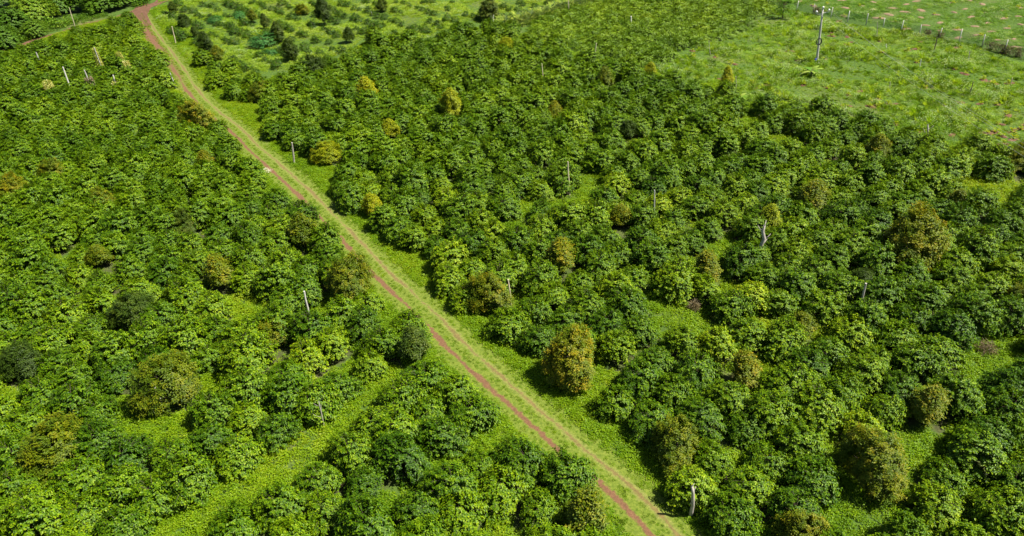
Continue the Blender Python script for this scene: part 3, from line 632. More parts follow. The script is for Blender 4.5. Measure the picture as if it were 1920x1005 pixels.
for i, (px, py, w, mat, shape, hf, lab) in enumerate(TREES):
    zc = 1.5
    g = un(px, py, zc); depth = np.linalg.norm(np.array([g[0], g[1], zc - H0]))
    d3 = (np.array([g[0], g[1], zc]) - [0, 0, H0]) @ FWD
    rad = .5 * w * d3 / FPX; s = rad / 1.5 * (.86 if shape == 0 or i % 5 == 2 else .75)
    hh = s * hf * (.9 if shape == 0 else 1.0)
    zc = (1.6 if shape == 0 else 1.5) * hh; g = un(px, py, zc)
    t = get_tree(mat, 0 if shape == 0 or i % 5 == 2 else 1, i % 4)
    place(t, g[0], g[1], rng.uniform(0, 6.28), s, lab, 'orchard trees among the coffee', 'tree', sz=hh * 1.08, tilt=.09)
    tree_xy.append((g[0], g[1], rad))
tree_xy = np.array(tree_xy)

# ------------------------------------------------------------------ coffee bushes in rows square to the track
NV = 14
protos = [plant_thing('coffee_bush', 300 + i, 'coffee', Hh=1.78 + .17 * (i % 4), Rr=1.05 + .06 * (i % 3), nb=250 + 14 * (i % 3), leaf=.155, wr=.58, shape='dome', stems=4, droop=.6, lpm=27, base_h=.2) for i in range(NV)]
px, py = prv(np.stack([P2[:, 0], P2[:, 1], np.full(len(P2), .9)], 1)); idx = np.where(keep)[0]
dcam = np.sqrt(P2[idx, 0] ** 2 + P2[idx, 1] ** 2 + H0 ** 2)
vis = (px[idx] > 2) & (px[idx] < 1918) & (py[idx] > 0) & (py[idx] < 1003)
order = idx[np.argsort(np.where(vis, dcam, dcam + 1e4))]
single = order[:300]; rest = order[300:]
print('coffee', len(order), 'visible', int(vis.sum()))
# row names: counted up the photo from the nearest row, bush counted out from the track
jmin = {}
for s in (0, 1):
    m = [k for k in single if (lft[k]) == (s == 0)]
    jmin[s] = int(min(cands[k, 1] for k in m)) if m else 0
rank = {}
for s in (0, 1):
    rows = {}
    for k in single:
        if lft[k] == (s == 0): rows.setdefault(int(cands[k, 1]), []).append(k)
    for j, ks in rows.items():
        for n, k in enumerate(sorted(ks, key=lambda k: dt[k])): rank[k] = (s, j - jmin[s] + 1, n + 1)
WORD = [('yellowish green', .13, 0), ('fresh green', .04, 0), ('mid green', 0, .02), ('deep green', 0, .11)]
used = [False] * NV
for k in single:
    i, j, x, y, r1, r2 = cands[k]; x, y = P2[k]
    v = int(r1 * 997) % NV
    t = protos[v] if not used[v] else copy_tree(protos[v]); used[v] = True
    low_left_shade = max(0, min(1, (y * -1 + 62 - x * .6) / 60))  # dimmer near-left corner painted into leaf tint: fewer yellowish and fresh green bushes
    s, row, n = rank[k]
    wi = 0 if r2 < .14 * (1 - low_left_shade) else 1 if r2 < .42 * (1 - .5 * low_left_shade) else 2 if r2 < .75 else 3
    adj, ye, dk = WORD[wi]
    sc = (.80 + .32 * ((r1 * 7.3) % 1)) * ROADK[k]
    lab = f'{adj} coffee bush {"left" if s == 0 else "right"} of track, {ordinal(n)} from it, {ordinal(row)} row from photo bottom'
    place(t, x, y, r2 * 40, sc, lab, 'coffee bushes planted in rows', 'bush', sz=sc * (.9 + .25 * r1), yellow=ye, dark=dk)
n = len(rest); rr = np.random.RandomState(5)
sc = (.80 + .32 * rr.rand(n)) * ROADK[rest]; S3 = np.stack([sc, sc, sc * (.88 + .25 * rr.rand(n))], 1)
scatter('far_coffee_bushes', zpts(P2[rest]), rr3(n, rr, .04), S3, rr.randint(0, NV, n), [KIDS[p.name][0] for p in protos], 'distant rows of leafy coffee bushes closing into one canopy')

# ------------------------------------------------------------------ young plot at the top: shrubs standing in tall weeds
yproto = [plant_thing('young_shrub', 500 + i, 'coffee', Hh=1.45, Rr=.85, nb=70, leaf=.2, wr=.5, shape='dome', stems=3, droop=.5, lpm=14, base_h=.15) for i in range(3)]
yused = [False] * 3; ang2 = math.radians(-48 + 90); n = 0
a1 = ev; a2 = eu; O2 = un(380, 60); ycand = []
gpY = [tuple(un(x, max(y, -6))) for x, y in P_YOUNG]
for i in range(-30, 40):
    for j in range(-45, 50):
        q = O2 + a2 * i * 3.5 + a1 * j * 1.9; jr = np.random.RandomState((i + 50) * 211 + j + 60); q = q + jr.randn(2) * .3
        if not inside(gpY, [q[0]], [q[1]])[0] or poly_dist([q], TRACK)[0][0] < 2.6: continue
        if np.hypot(tree_xy[:, 0] - q[0], tree_xy[:, 1] - q[1]).min() < 1.6: continue
        X, Y = pr((q[0], q[1], .5))
        if X < 5 or X > 1915 or Y < 1 or jr.rand() < .15: continue
        ycand.append((i, j, q[0], q[1], jr.rand()))
rows = {}
for cnd in ycand: rows.setdefault(cnd[0], []).append(cnd)
r0 = min(rows)
for i, cs in rows.items():
    for m_, cnd in enumerate(sorted(cs, key=lambda c: c[1])):
        v = int(cnd[4] * 99) % 3; t = yproto[v] if not yused[v] else copy_tree(yproto[v]); yused[v] = True
        s = .45 + .42 * ((cnd[4] * 5.1) % 1)
        place(t, cnd[2], cnd[3], cnd[4] * 30, s, f'young shrub in weedy upper plot, {ordinal(m_ + 1)} from track side in row {ordinal(i - r0 + 1)}', 'young shrubs in the weedy plot', 'shrub', dark=.22)

# ------------------------------------------------------------------ blue-green bushes
for k, (X, Y, w, lab) in enumerate([(495, 80, 32, 'rounded blue green bush with a stubby white post before it'), (505, 97, 16, 'small blue green bush just below the larger rounded one'), (448, 26, 18, 'small blue green bush left of the lone olive brown cone tree'), (402, 35, 16, 'small blue green bush near the white post, upper plot')]):
    if k == 0: bproto = t = plant_thing('blue_green_bush', 610, 'bluegreen', Hh=1.8, Rr=1.4, nb=150, leaf=.18, wr=.5, shape='dome', stems=3, droop=.4, lpm=20)
    else: t = copy_tree(bproto)
    g = un(X, Y, .7); d3 = (np.array([g[0], g[1], .7]) - [0, 0, H0]) @ FWD; s = .5 * w * d3 / FPX / 1.3
    place(t, g[0], g[1], k * 2.1, s, lab, 'blue green bushes', 'bush')

# ------------------------------------------------------------------ posts and stakes
def solve_top(bx, by, tx, ty):
    X_, Y_ = bx, by; zf = .15 if (inside(P_FIELD, [bx], [by])[0] or inside(P_YOUNG, [bx], [by])[0] or bx in (329, 330, 551, 1296, 606)) else 1.8 if bx in (572, 286) else 1.2
    b = un(bx, by, zf); by = pr((b[0], b[1], 0))[1]; best = None
    d3 = (np.array([b[0], b[1], 0]) - [0, 0, H0]) @ FWD
    # height from the vertical extent, lean from what is left sideways
    h = 1.0
    for _ in range(30):
        X, Y = pr((b[0], b[1], h)); h *= 1 + ((by - Y) and ((by - ty) / max(by - Y, .1) - 1) * .8)
    X, Y = pr((b[0], b[1], h)); off = (tx - X) * d3 / FPX
    return b, h, RT * off * .8
for (bx, by, tx, ty, rad, mat, nm, lab) in POSTS:
    b, h, lean = solve_top(bx, by, tx, ty); 
    z0 = float(gz(*b)); rs = np.random.RandomState(int(bx))
    pts = [(0, 0, -.3)] + [(lean[0] * f + rs.randn() * .015, lean[1] * f + rs.randn() * .015, h * f) for f in (.05, .35, .7, 1)]
    o = mesh_obj(nm, *[list(q) for q in tube(pts, [rad * 1.1, rad * 1.1, rad, rad * .92, rad * .85], 8)], M[mat]); o.location = (b[0], b[1], z0)
    tag(o, lab, nm, 'posts and stakes')
# dead trunks with stubs
for (bx, by, tx, ty, rad, lab) in [(1428, 462, 1434, 422, .17, 'thick pale dead trunk leaning in front of yellow green tree'), (1296, 962, 1299, 908, .115, 'ragged grey dead trunk beside the verge at the photo bottom'), (606, 800, 600, 752, .045, 'thin forked dead stem by the grass strip, left block'), (1738, 264, 1739, 232, .10, 'grey brushy dead stem at the lower edge of weedy field')]:
    b, h, lean = solve_top(bx, by, tx, ty); mb = MB(); rs = np.random.RandomState(int(bx)); ax = []
    for f in (0, .2, .4, .6, .8, 1): ax.append(np.array([lean[0] * f + rs.randn() * .05 * rad / .1, lean[1] * f + rs.randn() * .05 * rad / .1, h * f - .2 * (f == 0)]))
    mb.add(tube(ax, [rad * q for q in (1.2, 1.05, .9, .95, .8, .55)], 9))
    o = mb.build('dead_trunk', M['deadwood'], None, True); o.location = (b[0], b[1], float(gz(*b))); tag(o, lab, 'dead trunk')
    st = MB()
    for q in range(4):
        p = ax[2 + q % 4]; a = rs.rand() * 6.28; L = (.25 + .35 * rs.rand()) * (.45 if bx == 1296 else 1); st.add(tube([p, p + np.array([math.cos(a) * L * .6, math.sin(a) * L * .6, L * .5]), p + np.array([math.cos(a) * L, math.sin(a) * L, L * 1.2])], [rad * .35, rad * .25, rad * .1], 6))
    st.build('branch_stubs', M['deadwood'], o, True)

# ------------------------------------------------------------------ cream vines round the upper-left poles
def vine(X, Y, w, hpx, mat, lab):
    g = un(X, Y, 1.1); d3 = (np.array([g[0], g[1], 0]) - [0, 0, H0]) @ FWD; h = hpx * d3 / FPX * 1.25; rad = .5 * w * d3 / FPX
    r = np.random.RandomState(int(X)); n = int(260 * max(1, h * rad * 2)); z = r.rand(n) * h; a = r.rand(n) * 6.28; q = rad * (.35 + .65 * r.rand(n)) * (1 - .5 * z / h)
    P = np.stack([np.cos(a) * q, np.sin(a) * q, z], 1); P[:, 2] += .9; D = unit(np.stack([np.cos(a), np.sin(a), r.randn(n) * .6], 1)); U = unit(np.array([0, 0, 1.0]) + r.randn(n, 3) * .4); L = .2 * (.6 + .7 * r.rand(n))
    V, F, lv = leaves_mesh(P, D, U, L, L * .5, r.rand(n)); o = mesh_obj('vine', V, F, M[mat], lv=lv); o.location = (g[0], g[1], float(gz(*g))); tag(o, lab, 'vine', 'vines on the upper left poles')
vine(189, 126, 12, 32, 'creamvine', 'tall cream vine wrapping the slim pole, upper left coffee')
vine(229, 120, 14, 20, 'creamvine', 'cream vine clump without a visible pole, between two others')
vine(245, 143, 18, 24, 'creamvine', 'yellow cream vine clump closest to the track side')
vine(219, 164, 18, 12, 'creamvine', 'cream vine at the foot of the short white pole')
vine(95, 172, 24, 20, 'creamvine', 'yellow cream vine clump left of the tallest white pole')
vine(173, 166, 24, 20, 'dryleaf', 'dry brushy tan vine at the foot of a grey pole')

# ------------------------------------------------------------------ utility pole
def utility_pole():
    b = un(1531, 117); z0 = float(gz(*b)); root = empty('utility_pole', (b[0], b[1], z0), 0, 'grey concrete utility pole with three white insulators in the weedy field', 'utility pole')
    h = 7.6
    for _ in range(8):
        X, Y = pr((b[0], b[1], z0 + h)); h *= (117 - 17) / (117 - Y)
    lean = np.array([-.55, 0])
    def ax(f): return np.array([lean[0] * f, lean[1] * f, h * f])
    mb = MB(); mb.add(tube([ax(0) - [0, 0, .6], ax(.01), ax(.35), ax(.7), ax(1.0)], [.18, .175, .155, .13, .11], 12)); mb.build('pole', M['concrete'], root, True)
    arm = MB(); T = ax(.93); dx = np.array([.93, -.37, 0])
    arm.add(tube([T - dx * .75 + [0, 0, -.12], T - dx * .35 + [0, 0, -.2], T, T + dx * .35 + [0, 0, .08], T + dx * .75 + [0, 0, .2]], [.05] * 5, 6)); arm.build('crossarm', M['whitepost'], root, True)
    tops = []
    for q in (T - dx * .75 + [0, 0, -.12], T + dx * .75 + [0, 0, .2], ax(1.0) - [0, 0, .02]):
        ins = MB(); ins.add(tube([q, q + [0, 0, .10], q + [0, 0, .12], q + [0, 0, .22], q + [0, 0, .24], q + [0, 0, .36], q + [0, 0, .42]], [.05, .05, .16, .13, .16, .12, .04], 10)); ins.build('insulator', M['porcelain'], root, True)
        tops.append(q + np.array([b[0], b[1], z0 + .3]))
    # coil of black cable hanging on the pole, facing the viewer
    for nm, f, r_, tr, mat in (('cable_coil', .42, .30, .045, 'rubber'),):
        c = ax(f) + np.array([-.12, -.26, 0]); mb = MB()
        for e in range(3):
            ring = [c + np.array([math.cos(a) * (r_ + .03 * e), -.03 * e + .04 * math.sin(3 * a), math.sin(a) * (r_ * 1.35 + .03 * e)]) for a in np.linspace(0, 2 * math.pi, 25)]
            mb.add(tube(ring, [tr] * 25, 6, False))
        mb.build(nm, M[mat], root, True)
    mb = MB(); c = ax(.02) + np.array([-.28, -.12, .08]); mb.add(tube([c + [0, 0, -.1], c + [0, 0, .1], c + [0.03, 0, .35], c + [.06, 0, .5]], [.12, .2, .17, .06], 9)); mb.build('blue_wrap', M['bluecloth'], root, True)
    # wires run off to the right towards the viewer
    end = un(2150, 420, 6.5)
    for i, tp in enumerate(tops):
        e = np.array([end[0] + (i - 1) * .6, end[1] - (i - 1) * .3, 6.4 + .2 * i]); pts = []
        for f in np.linspace(0, 1, 26):
            q = tp * (1 - f) + e * f; q[2] -= 3.2 * f * (1 - f); pts.append(q - np.array([b[0], b[1], z0]))
        o = mesh_obj('wire', *[list(q) for q in tube(pts, [.007] * 26, 5)], M['wire'], root, True)
utility_pole()

# ------------------------------------------------------------------ net fence
def fence():
    posts = [(1438, 8, 1.3), (1466, 15, 1.4), (1493, 22, 1.5), (1524, 27, 1.4), (1557, 34, 1.4), (1588, 44, 1.6), (1623, 49, 1.6), (1655, 54, 1.3), (1688, 63, 1.6), (1723, 68, 1.4), (1759, 76, 1.5), (1797, 82, 1.8), (1840, 91, 1.7), (1882, 101, 1.7), (1924, 112, 1.7), (1975, 124, 1.6), (2030, 138, 1.6)]
    g0 = un(*posts[8][:2]); root = empty('net_fence', (g0[0], g0[1], 0), 0, 'sagging green net fence on pale posts between weedy field and pitted field', 'fence')
    tops = []
    for i, (x, y, h) in enumerate(posts):
        q = un(x, y); z = float(gz(*q)); l = rng.uniform(-.1, .1); loc = np.array([q[0] - g0[0], q[1] - g0[1], z]); h *= 1.15
        o = mesh_obj('fence_post', *[list(a) for a in tube([(0, 0, -.2), (l * .5, 0, h * .5), (l, 0, h)], [.075, .07, .06], 7)], M['whitepost' if i % 3 else 'concrete'], root, True); o.location = loc
        tops.append((loc, h))
    V = []; F = []; nseg = 8; nh = 4
    for i in range(len(tops) - 1):
        (a, ha), (b_, hb) = tops[i], tops[i + 1]; base = len(V)
        for s in range(nseg + 1):
            f = s / nseg; sag = .35 * math.sin(math.pi * f)
            for k in range(nh + 1):
                g = k / nh; p = a * (1 - f) + b_ * f; h = (ha * (1 - f) + hb * f) * .93 - sag * .6
                V.append((p[0] + .08 * math.sin(s * 1.7 + k), p[1] + .08 * math.cos(s * 1.3 + i), p[2] + h * g))
        for s in range(nseg):
            for k in range(nh): q = base + s * (nh + 1) + k; F.append((q, q + nh + 1, q + nh + 2, q + 1))
    mesh_obj('net', V, F, M['net'], root, True)
    # dry brush caught against the net
    r = np.random.RandomState(3); n = 2600; P = []; 
    for c_, w in ((12.4, .5), (13.2, .5), (12.9, .4), (10.0, .35), (9.4, .3), (13.6, .3), (3.2, .4), (1.0, .5)):
        m = int(n / 8); f = c_ + r.randn(m) * w * .3; f = np.clip(f, 0, len(tops) - 1.01); i = f.astype(int); ff = (f - i)[:, None]
        A = np.array([t[0] for t in tops]); p = A[i] * (1 - ff) + A[i + 1] * ff; p = p + r.randn(m, 3) * .12; p[:, 2] = np.abs(r.rand(m)) * 1.1; P.append(p)
    P = np.concatenate(P); m = len(P); D = unit(np.stack([r.randn(m) * .5, r.randn(m) * .5, r.rand(m)], 1)); U = unit(r.randn(m, 3)); L = .3 * (.5 + r.rand(m))
    V, F2, lv = leaves_mesh(P, D, U, L, L * .16, r.rand(m)); mesh_obj('dry_brush', V, F2, M['dryleaf'], root, lv=lv)
fence()

# ------------------------------------------------------------------ banana plants
def banana(X, Y, s, lab, seed):
    b = un(X, Y); root = empty('banana_plant', (b[0], b[1], float(gz(*b))), 0, lab, 'banana plant', 'broad leaved plants in the weedy field'); r = np.random.RandomState(seed)
    mb = MB(); mb.add(tube([(0, 0, -.1), (0, 0, .6 * s), (.03, 0, 1.1 * s)], [.11 * s, .09 * s, .05 * s], 8)); mb.build('stem', M['bark'], root, True)
    for k in range(9):
        a = k * 2.4 + r.rand() * .5; L = (1.3 + .4 * r.rand()) * s; el = .5 + .5 * r.rand(); V = []; F = []; nn = 8
        for i in range(nn + 1):
            f = i / nn; rad = L * f * math.cos(el * (1 - .3 * f)); z = .9 * s + L * (math.sin(el) * f - .75 * f * f * (1 - .3 * el)); w = .25 * s * math.sin(math.pi * min(1, .12 + .9 * f)) ** .7 + .01
            ca, sa = math.cos(a), math.sin(a)
            for q, dz in ((-1, -.25 * w), (0, 0), (1, -.25 * w)): V.append((ca * rad - sa * w * q, sa * rad + ca * w * q, z + dz))
        for i in range(nn):
            for q in (0, 1): j = i * 3 + q; F.append((j, j + 1, j + 4, j + 3))
        mesh_obj('leaf', V, F, M['banana'], root, True, lv=np.full(len(F), r.rand()))
banana(1519, 148, 1.1, 'yellow green banana plant at the foot of the utility pole', 4)
banana(1440, 196, .8, 'dark slender banana plant at the coffee edge left of the utility pole', 9)
banana(1386, 192, .75, 'broad leaved banana plant just right of the tall narrow yellow tree', 12)
# slender young tree by the fence
t = plant_thing('young_tree', 650, 'fargreen', 'crown', 'trunk', 'bark', Hh=3.2, Rr=.95, nb=70, leaf=.3, wr=.3, shape='dome', stems=1, droop=.6, lpm=12, base_h=.65)
g = un(1467, 34); place(t, g[0], g[1], 0, 1.0, 'slender young tree with bare dark trunk near the fence corner', None, 'tree')

# ------------------------------------------------------------------ woodland corner at the top left
fproto = [plant_thing('woodland_tree', 700 + i, 'forest', 'crown', 'trunk', 'bark', Hh=5.6, Rr=3.1, nb=420, leaf=.30, wr=.6, shape='dome', stems=1, droop=.5, lpm=17, base_h=.3) for i in range(3)]
FT = [(20, 48, 1.0, 'vine covered woodland tree at the far left above the road'), (62, 28, 1.15, 'largest leafy woodland tree left of the tan stake'), (6, 78, .8, 'lowest woodland tree at the photo left edge'), (100, 12, 1.0, 'woodland tree above the tan stake'), (150, 4, 1.05, 'dense woodland tree in the middle of the top left corner'), (186, 8, 1.0, 'dark woodland tree over the deep shade beside the road'), (222, 2, .9, 'last woodland tree before the road junction'), (40, 0, 1.1, 'woodland tree cut by the photo top left of middle'), (-40, 40, 1.1, 'woodland tree half outside the photo left edge'), (120, -22, 1.1, 'rear woodland tree at the photo top'), (62, 62, .6, 'low leafy bush tree spilling toward the red road'), (258, -8, .8, 'small woodland tree above the red junction'), (-10, -5, 1.2, 'rear woodland tree in the extreme top left corner'), (205, -18, 1.1, 'rear woodland tree behind the dark one')]
for k, (X, Y, s, lab) in enumerate(FT):
    s *= .72; t = fproto[k] if k < 3 else copy_tree(fproto[k % 3]); g = un(X, Y - 8, 3.0 * s)
    place(t, g[0], g[1], k * 1.7, s, lab, 'woodland trees beyond the red road', 'tree', yellow=.12 * (k % 3 == 1), dark=.1 * (k % 4 == 0))

# ------------------------------------------------------------------ soil patches with seedlings
def patches(name, centres, rad, mat, seed):
    V = []; F = []; r = np.random.RandomState(seed)
    for (x, y) in centres:
        R0 = rad * (.6 + .7 * r.rand()); k = 11; o = len(V); V.append((x, y, float(gz(x, y)) + .09)); ph = r.rand() * 6.28
        for ring, zf in ((.55, .11), (1.0, .015)):
            for i in range(k):
                a = 2 * math.pi * i / k; q = R0 * ring * (.75 + .35 * math.sin(2 * a + ph) + .25 * r.rand()); X = x + math.cos(a) * q * 1.25; Y = y + math.sin(a) * q; V.append((X, Y, float(gz(X, Y)) + zf + .02 * r.rand()))
        for i in range(k):
            j = (i + 1) % k; F.append((o, o + 1 + i, o + 1 + j)); F.append((o + 1 + i, o + 1 + k + i, o + 1 + k + j)); F.append((o + 1 + i, o + 1 + k + j, o + 1 + j))
    o = mesh_obj(name, V, F, M[mat]); o['kind'] = 'structure'; return o
NEAR_P = [(1418, 168), (1432, 130), (1350, 150), (1480, 155), (1506, 162), (1532, 152), (1575, 155), (1555, 168), (1590, 180), (1630, 190), (1665, 196), (1705, 218), (1740, 118), (1717, 137), (1755, 165), (1845, 150), (1860, 152), (1808, 138), (1895, 156), (1790, 158), (1770, 198), (1812, 235), (1850, 250), (1862, 247), (1898, 247), (1910, 240), (1785, 254), (1824, 222), (1840, 213), (1720, 250), (1652, 200), (1900, 262), (1735, 162), (1545, 112), (1460, 118), (1420, 108), (1375, 100), (1300, 108), (1800, 190), (1870, 195), (1690, 175), (1640, 160), (1612, 172), (1480, 96), (1700, 95), (1890, 215), (1880, 100), (1680, 235), (1755, 232), (1525, 200)]
near_c = [un(*p) for p in NEAR_P] + list(region_points(P_FIELD, .035, 404))
patches('soil_patches', near_c, .5, 'soil', 2)
far_c = []
Of = un(1700, 40); fa = math.radians(22); f1 = np.array([math.cos(fa), math.sin(fa)]); f2 = np.array([-math.sin(fa), math.cos(fa)])
gF = [tuple(un(x, max(y, -30))) for x, y in P_FAR]
for i in range(-25, 30):
    for j in range(-20, 25):
        q = Of + f1 * i * 3.3 + f2 * j * 3.3 + R.randn(2) * .35
        if inside(gF, [q[0]], [q[1]])[0] and pr((q[0], q[1], 0))[1] > -12 and pr((q[0], q[1], 0))[0] < 1990 and R.rand() < .9: far_c.append(q)
patches('bare_soil_pits', far_c, .58, 'soilpale', 3)
V, F, lv = tuft(40, 26, .22, .42, .26, .5, .8); sroot = None; k = 0
allc = [(c, 'near') for c in near_c] + [(c, 'far') for c in far_c if R.rand() < .45]
for c_, w in allc:
    X, Y = pr((c_[0], c_[1], .2))
    if not (2 < X < 1918 and 2 < Y < 1003) or R.rand() < .12: continue
    if sroot is None: o = mesh_obj('seedling', V, F, M['seedling'], lv=lv); sroot = o
    else: o = sroot.copy(); COL.objects.link(o)
    s = (.65 + .7 * R.rand()) * (1 if w == 'near' else .9); p = c_ + R.randn(2) * .15
    o.location = (p[0], p[1], float(gz(*p)) + .05); o.scale = (s, s, s); o.rotation_euler = (0, 0, R.rand() * 6)
    tag(o, 'small yellow seedling on a red soil patch in the weedy field' if w == 'near' else 'small yellow seedling in a bare soil pit beyond the net fence', 'seedling', 'seedlings in the weedy field' if w == 'near' else 'seedlings beyond the fence')

# ------------------------------------------------------------------ ground cover
wsrc = [source_from(*tuft(20 + i, 70, .42, .30, .13, .6, .6), 'weed', 'weed_tuft') for i in range(4)]
gsrc = [source_from(*blades(30 + i, 45, .25, .22, .022, .9), 'weed', 'grass_tuft') for i in range(3)]
r = np.random.RandomState(21)
# (a) weeds between coffee rows, thick where the rows open
p = np.concatenate([region_points(P_LEFT, 10, 51), region_points(P_RIGHT, 10, 52)]); p = p[in_view(p, 250)]
om = open_mask(p[:, 0], p[:, 1]); d_, _, _ = poly_dist(p, TRACK); p = p[((om > .9) | (r.rand(len(p)) < .10)) & (d_ > 2.1)]
strip_r = None
n = len(p); om = open_mask(p[:, 0], p[:, 1]); s = np.where(om > .9, .8, .55) * (.7 + .7 * r.rand(n))
scatter('ground_weeds', zpts(p), rr3(n, r), np.stack([s, s, s * (.8 + .5 * r.rand(n))], 1), r.randint(0, 4, n), wsrc, 'bright green weeds covering the ground between coffee rows')
# (b) verges of the track, low grass on the track itself
L = densify(TRACK, 1.0); tot = len(L); q = []
for i in range(tot - 1):
    d = L[i + 1] - L[i]; nn = np.array([d[1], -d[0]]) / (np.linalg.norm(d) + 1e-9)
    for _ in range(170):
        u = r.uniform(-4.2, 5.2); q.append((*(L[i] + d * r.rand() + nn * u), u))
q = np.array(q); u = q[:, 2]
ru = np.minimum(np.abs(u + .72) / .38, np.abs(u - .62) / .33)
kp = (np.abs(u) > 1.35) | ((ru > 1) & (r.rand(len(u)) < .95)) ; kp &= ~((np.abs(u) < 1.3) & (ru < 1) & (r.rand(len(u)) < np.where(u < 0, .93, .7)))
dr, _, _ = poly_dist(q[:, :2], ROAD); kp &= dr > 2.2
q = q[kp]; u = q[:, 2]; n = len(q); wide = np.abs(u) > 1.7
s = np.where(wide, .62, .28) * (.6 + .8 * r.rand(n)); ii = np.where(r.rand(n) < np.where(wide, .85, .5), r.randint(0, 4, n), 4 + r.randint(0, 3, n))
s = np.where(ii >= 4, s * 1.3, s)
scatter('verge_grass', zpts(q[:, :2], .03), rr3(n, r), np.stack([s, s, s * .8], 1), ii, wsrc + gsrc, 'yellow green grass and weeds on the verges of the dirt track')
# (c) weedy field on the right
fsrc = [source_from(*tuft(60 + i, 80, .5, .42, .13, .4, .9), 'field', 'field_weed') for i in range(3)] + [source_from(*blades(70 + i, 80, .4, .5, .025, 1.0), 'field', 'field_grass') for i in range(2)] + [source_from(*tuft(80 + i, 80, .5, .5, .09, .5, .8), 'pale', 'pale_weed') for i in range(2)]
def clumpy(p, seed, th=.42):
    rs = np.random.RandomState(seed); v = np.zeros(len(p))
    for k in range(7):
        a = rs.rand() * 6.28; fq = .25 + 1.1 * rs.rand(); v += np.sin((p[:, 0] * math.cos(a) + p[:, 1] * math.sin(a)) * fq + rs.rand() * 6.28)
    return v / 3.0
def fieldscatter(name, poly, dens, seed, src, weights, lab, base=.8, avoid=None, hz=1.0):
    p = region_points(poly, dens, seed); p = p[in_view(p, 200)]; rs = np.random.RandomState(seed); c = clumpy(p, seed)
    if avoid is not None:
        A = np.array(avoid); keep = np.ones(len(p), bool)
        for a in A: keep &= np.hypot((p[:, 0] - a[0]) / 1.2, p[:, 1] - a[1]) > .52
        p = p[keep]; c = c[keep]
    if name == 'roadside_scrub':
        k_ = poly_dist(p, ROAD)[0] > 2.0; p = p[k_]; c = c[k_]
    n = len(p); s = base * (.5 + .75 * rs.rand(n) ** 1.6) * np.clip(1 + .75 * c, .35, 2.1)
    pick = rs.rand(n) + .12 * c; cw = np.cumsum(weights) / sum(weights); ii = np.clip(np.searchsorted(cw, np.clip(pick, 0, .999)), 0, len(src) - 1)
    return scatter(name, zpts(p), rr3(n, rs), np.stack([s, s, s * hz * (.7 + .5 * rs.rand(n))], 1), ii, src, lab)
fieldscatter('field_weeds', P_FIELD, 12.0, 91, fsrc, [4, 4, 4, 1.2, 1.2, 2, 2], 'pale green weeds and grass covering the right field', .9, near_c)
farsrc = [source_from(*tuft(95 + i, 70, .5, .30, .14, .4, .8), 'fargreen', 'far_weed') for i in range(3)]
fieldscatter('far_field_grass', P_FAR, 8, 92, farsrc + fsrc[:1] + fsrc[5:6], [3, 3, 3, 1.5, .8], 'short green cover between soil pits beyond the fence', .75, far_c, .8)
ysrc = [source_from(*tuft(160 + i, 80, .5, .42, .14, .5, .9), 'youngweed', 'young_weed') for i in range(5)] + wsrc[:2] + fsrc[5:]
fieldscatter('young_plot_weeds', P_YOUNG, 10, 93, ysrc, [4, 4, 4, 4, 4, 2, 2, 1.5, 1], 'tall yellow green weeds filling the young plot', .8, None, .7)
scsrc = [source_from(*tuft(120 + i, 130, .8, .9, .2, .5, .8), 'forest', 'scrub_clump') for i in range(3)]
fieldscatter('roadside_scrub', P_SCRUB, 2.2, 94, scsrc, [1, 1, 1], 'leafy scrub and vines along the red road', .85)
# (d) low coffee plot
lv3 = []
for i in range(4):
    V, F, lv, _ = plant(820 + i, Hh=1.0, Rr=.85, nb=60, leaf=.19, wr=.42, shape='dome', stems=3, droop=.55, lpm=16, base_h=.1); lv3.append(source_from(V, F, lv, 'lowcoffee', 'low_coffee'))
gl = [tuple(un(x, max(y, -25))) for x, y in P_LOW]; a = np.array(gl); q = []
for i in range(-80, 80):
    for j in range(-80, 80):
        c_ = a.mean(0) + eu * i * 1.15 + ev * j * 2.0 + R.randn(2) * .22
        if inside(gl, [c_[0]], [c_[1]])[0]: q.append(c_)
q = np.array(q); n = len(q); s = .85 + .45 * r.rand(n)
scatter('low_coffee_plot', zpts(q), rr3(n, r, .1), np.stack([s, s, s * (.7 + .5 * r.rand(n))], 1), r.randint(0, 4, n), lv3, 'low olive green coffee plants packed over the upper middle plot')
fieldscatter('low_plot_weeds', P_LOW, .7, 95, fsrc[:5], [1, 1, 1, .3, .3], 'thin weeds under the low coffee plants', .6)
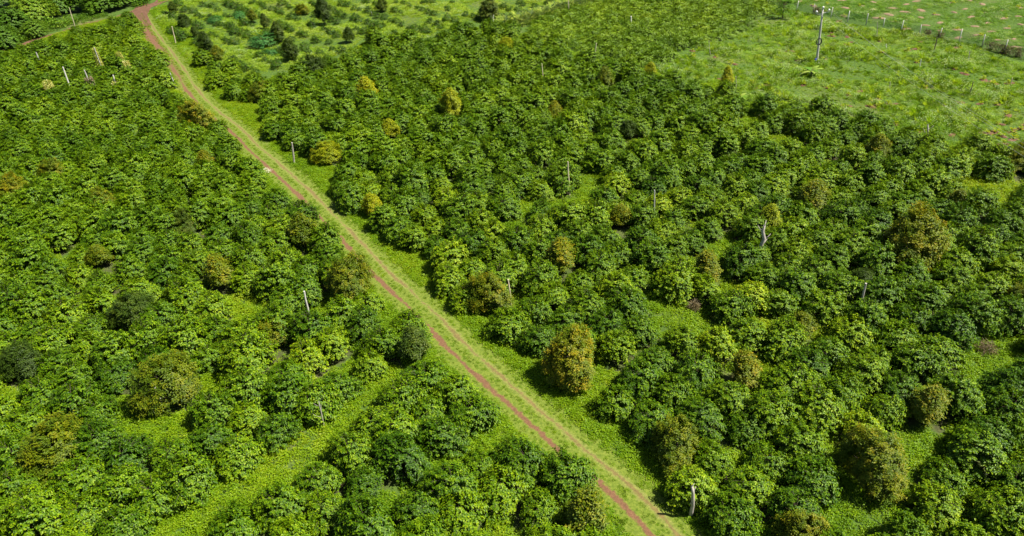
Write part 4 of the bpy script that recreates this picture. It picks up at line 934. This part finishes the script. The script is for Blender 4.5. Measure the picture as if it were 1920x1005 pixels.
# (e) napier grass strip
nsrc = [source_from(*blades(130 + i, 120, .5, 1.5, .07, 1.5, .5), 'napier', 'napier_clump') for i in range(3)]
NL = densify(G([(946, 46), (985, 38), (1020, 28), (1060, 18), (1100, 6), (1130, -8)]), .7); q = []
for a_ in NL:
    for _ in range(4): q.append(a_ + r.randn(2) * np.array([.55, .8]))
q = np.array(q); n = len(q); s = .7 + .35 * r.rand(n)
scatter('napier_grass', zpts(q), rr3(n, r, .1), np.stack([s, s, s], 1), r.randint(0, 3, n), nsrc, 'strip of tall blue green napier grass along the young plot')
for X, Y, w, lab in ((1848, 662, 34, 'heap of dry reddish prunings by the grass gap at the right edge'), (1388, 588, 26, 'dry brown twigs in the gap below the leaning rusty olive tree'), (1300, 582, 18, 'small dry twig pile on the grass gap, right block middle'), (1766, 522, 22, 'dry brown twigs between bushes below the big green gold tree'), (1225, 470, 16, 'small dry twig patch right of the spreading olive brown tree')):
    g = un(X, Y); d3 = (np.array([g[0], g[1], 0]) - [0, 0, H0]) @ FWD; rad = .5 * w * d3 / FPX
    V, F, lv = tuft(int(X), 420, rad, .8, .34, .09, 1.2); o = mesh_obj('twig_heap', V, F, M['dryleaf'], lv=lv); o.location = (g[0], g[1], float(gz(*g)) + .04); tag(o, lab, 'twig heap')
# white blossom heap at the track side
for X, Y, w, lab in ((500, 322, 20, 'small heap of white cut stems on the left verge'), (600, 66, 26, 'whitish flowering weed patch right of the dark broad tree')):
    g = un(X, Y); d3 = (np.array([g[0], g[1], 0]) - [0, 0, H0]) @ FWD; rad = .5 * w * d3 / FPX
    V, F, lv = tuft(int(X), 120, rad, .35, .16, .3, .6); o = mesh_obj('flower_heap', V, F, M['flower' if X == 500 else 'pale'], lv=lv); o.location = (g[0], g[1], float(gz(*g)) + .04); tag(o, lab, 'flowers')

# protos never used must not stay behind at the origin
for p, u_ in list(zip(protos, used)) + list(zip(yproto, yused)):
    if not u_:
        for c_ in KIDS[p.name]: c_.hide_render = False
SC.cycles.max_bounces = 6; SC.cycles.diffuse_bounces = 2; SC.cycles.glossy_bounces = 2; SC.cycles.transmission_bounces = 3; SC.cycles.transparent_max_bounces = 8
SC.cycles.use_adaptive_sampling = True
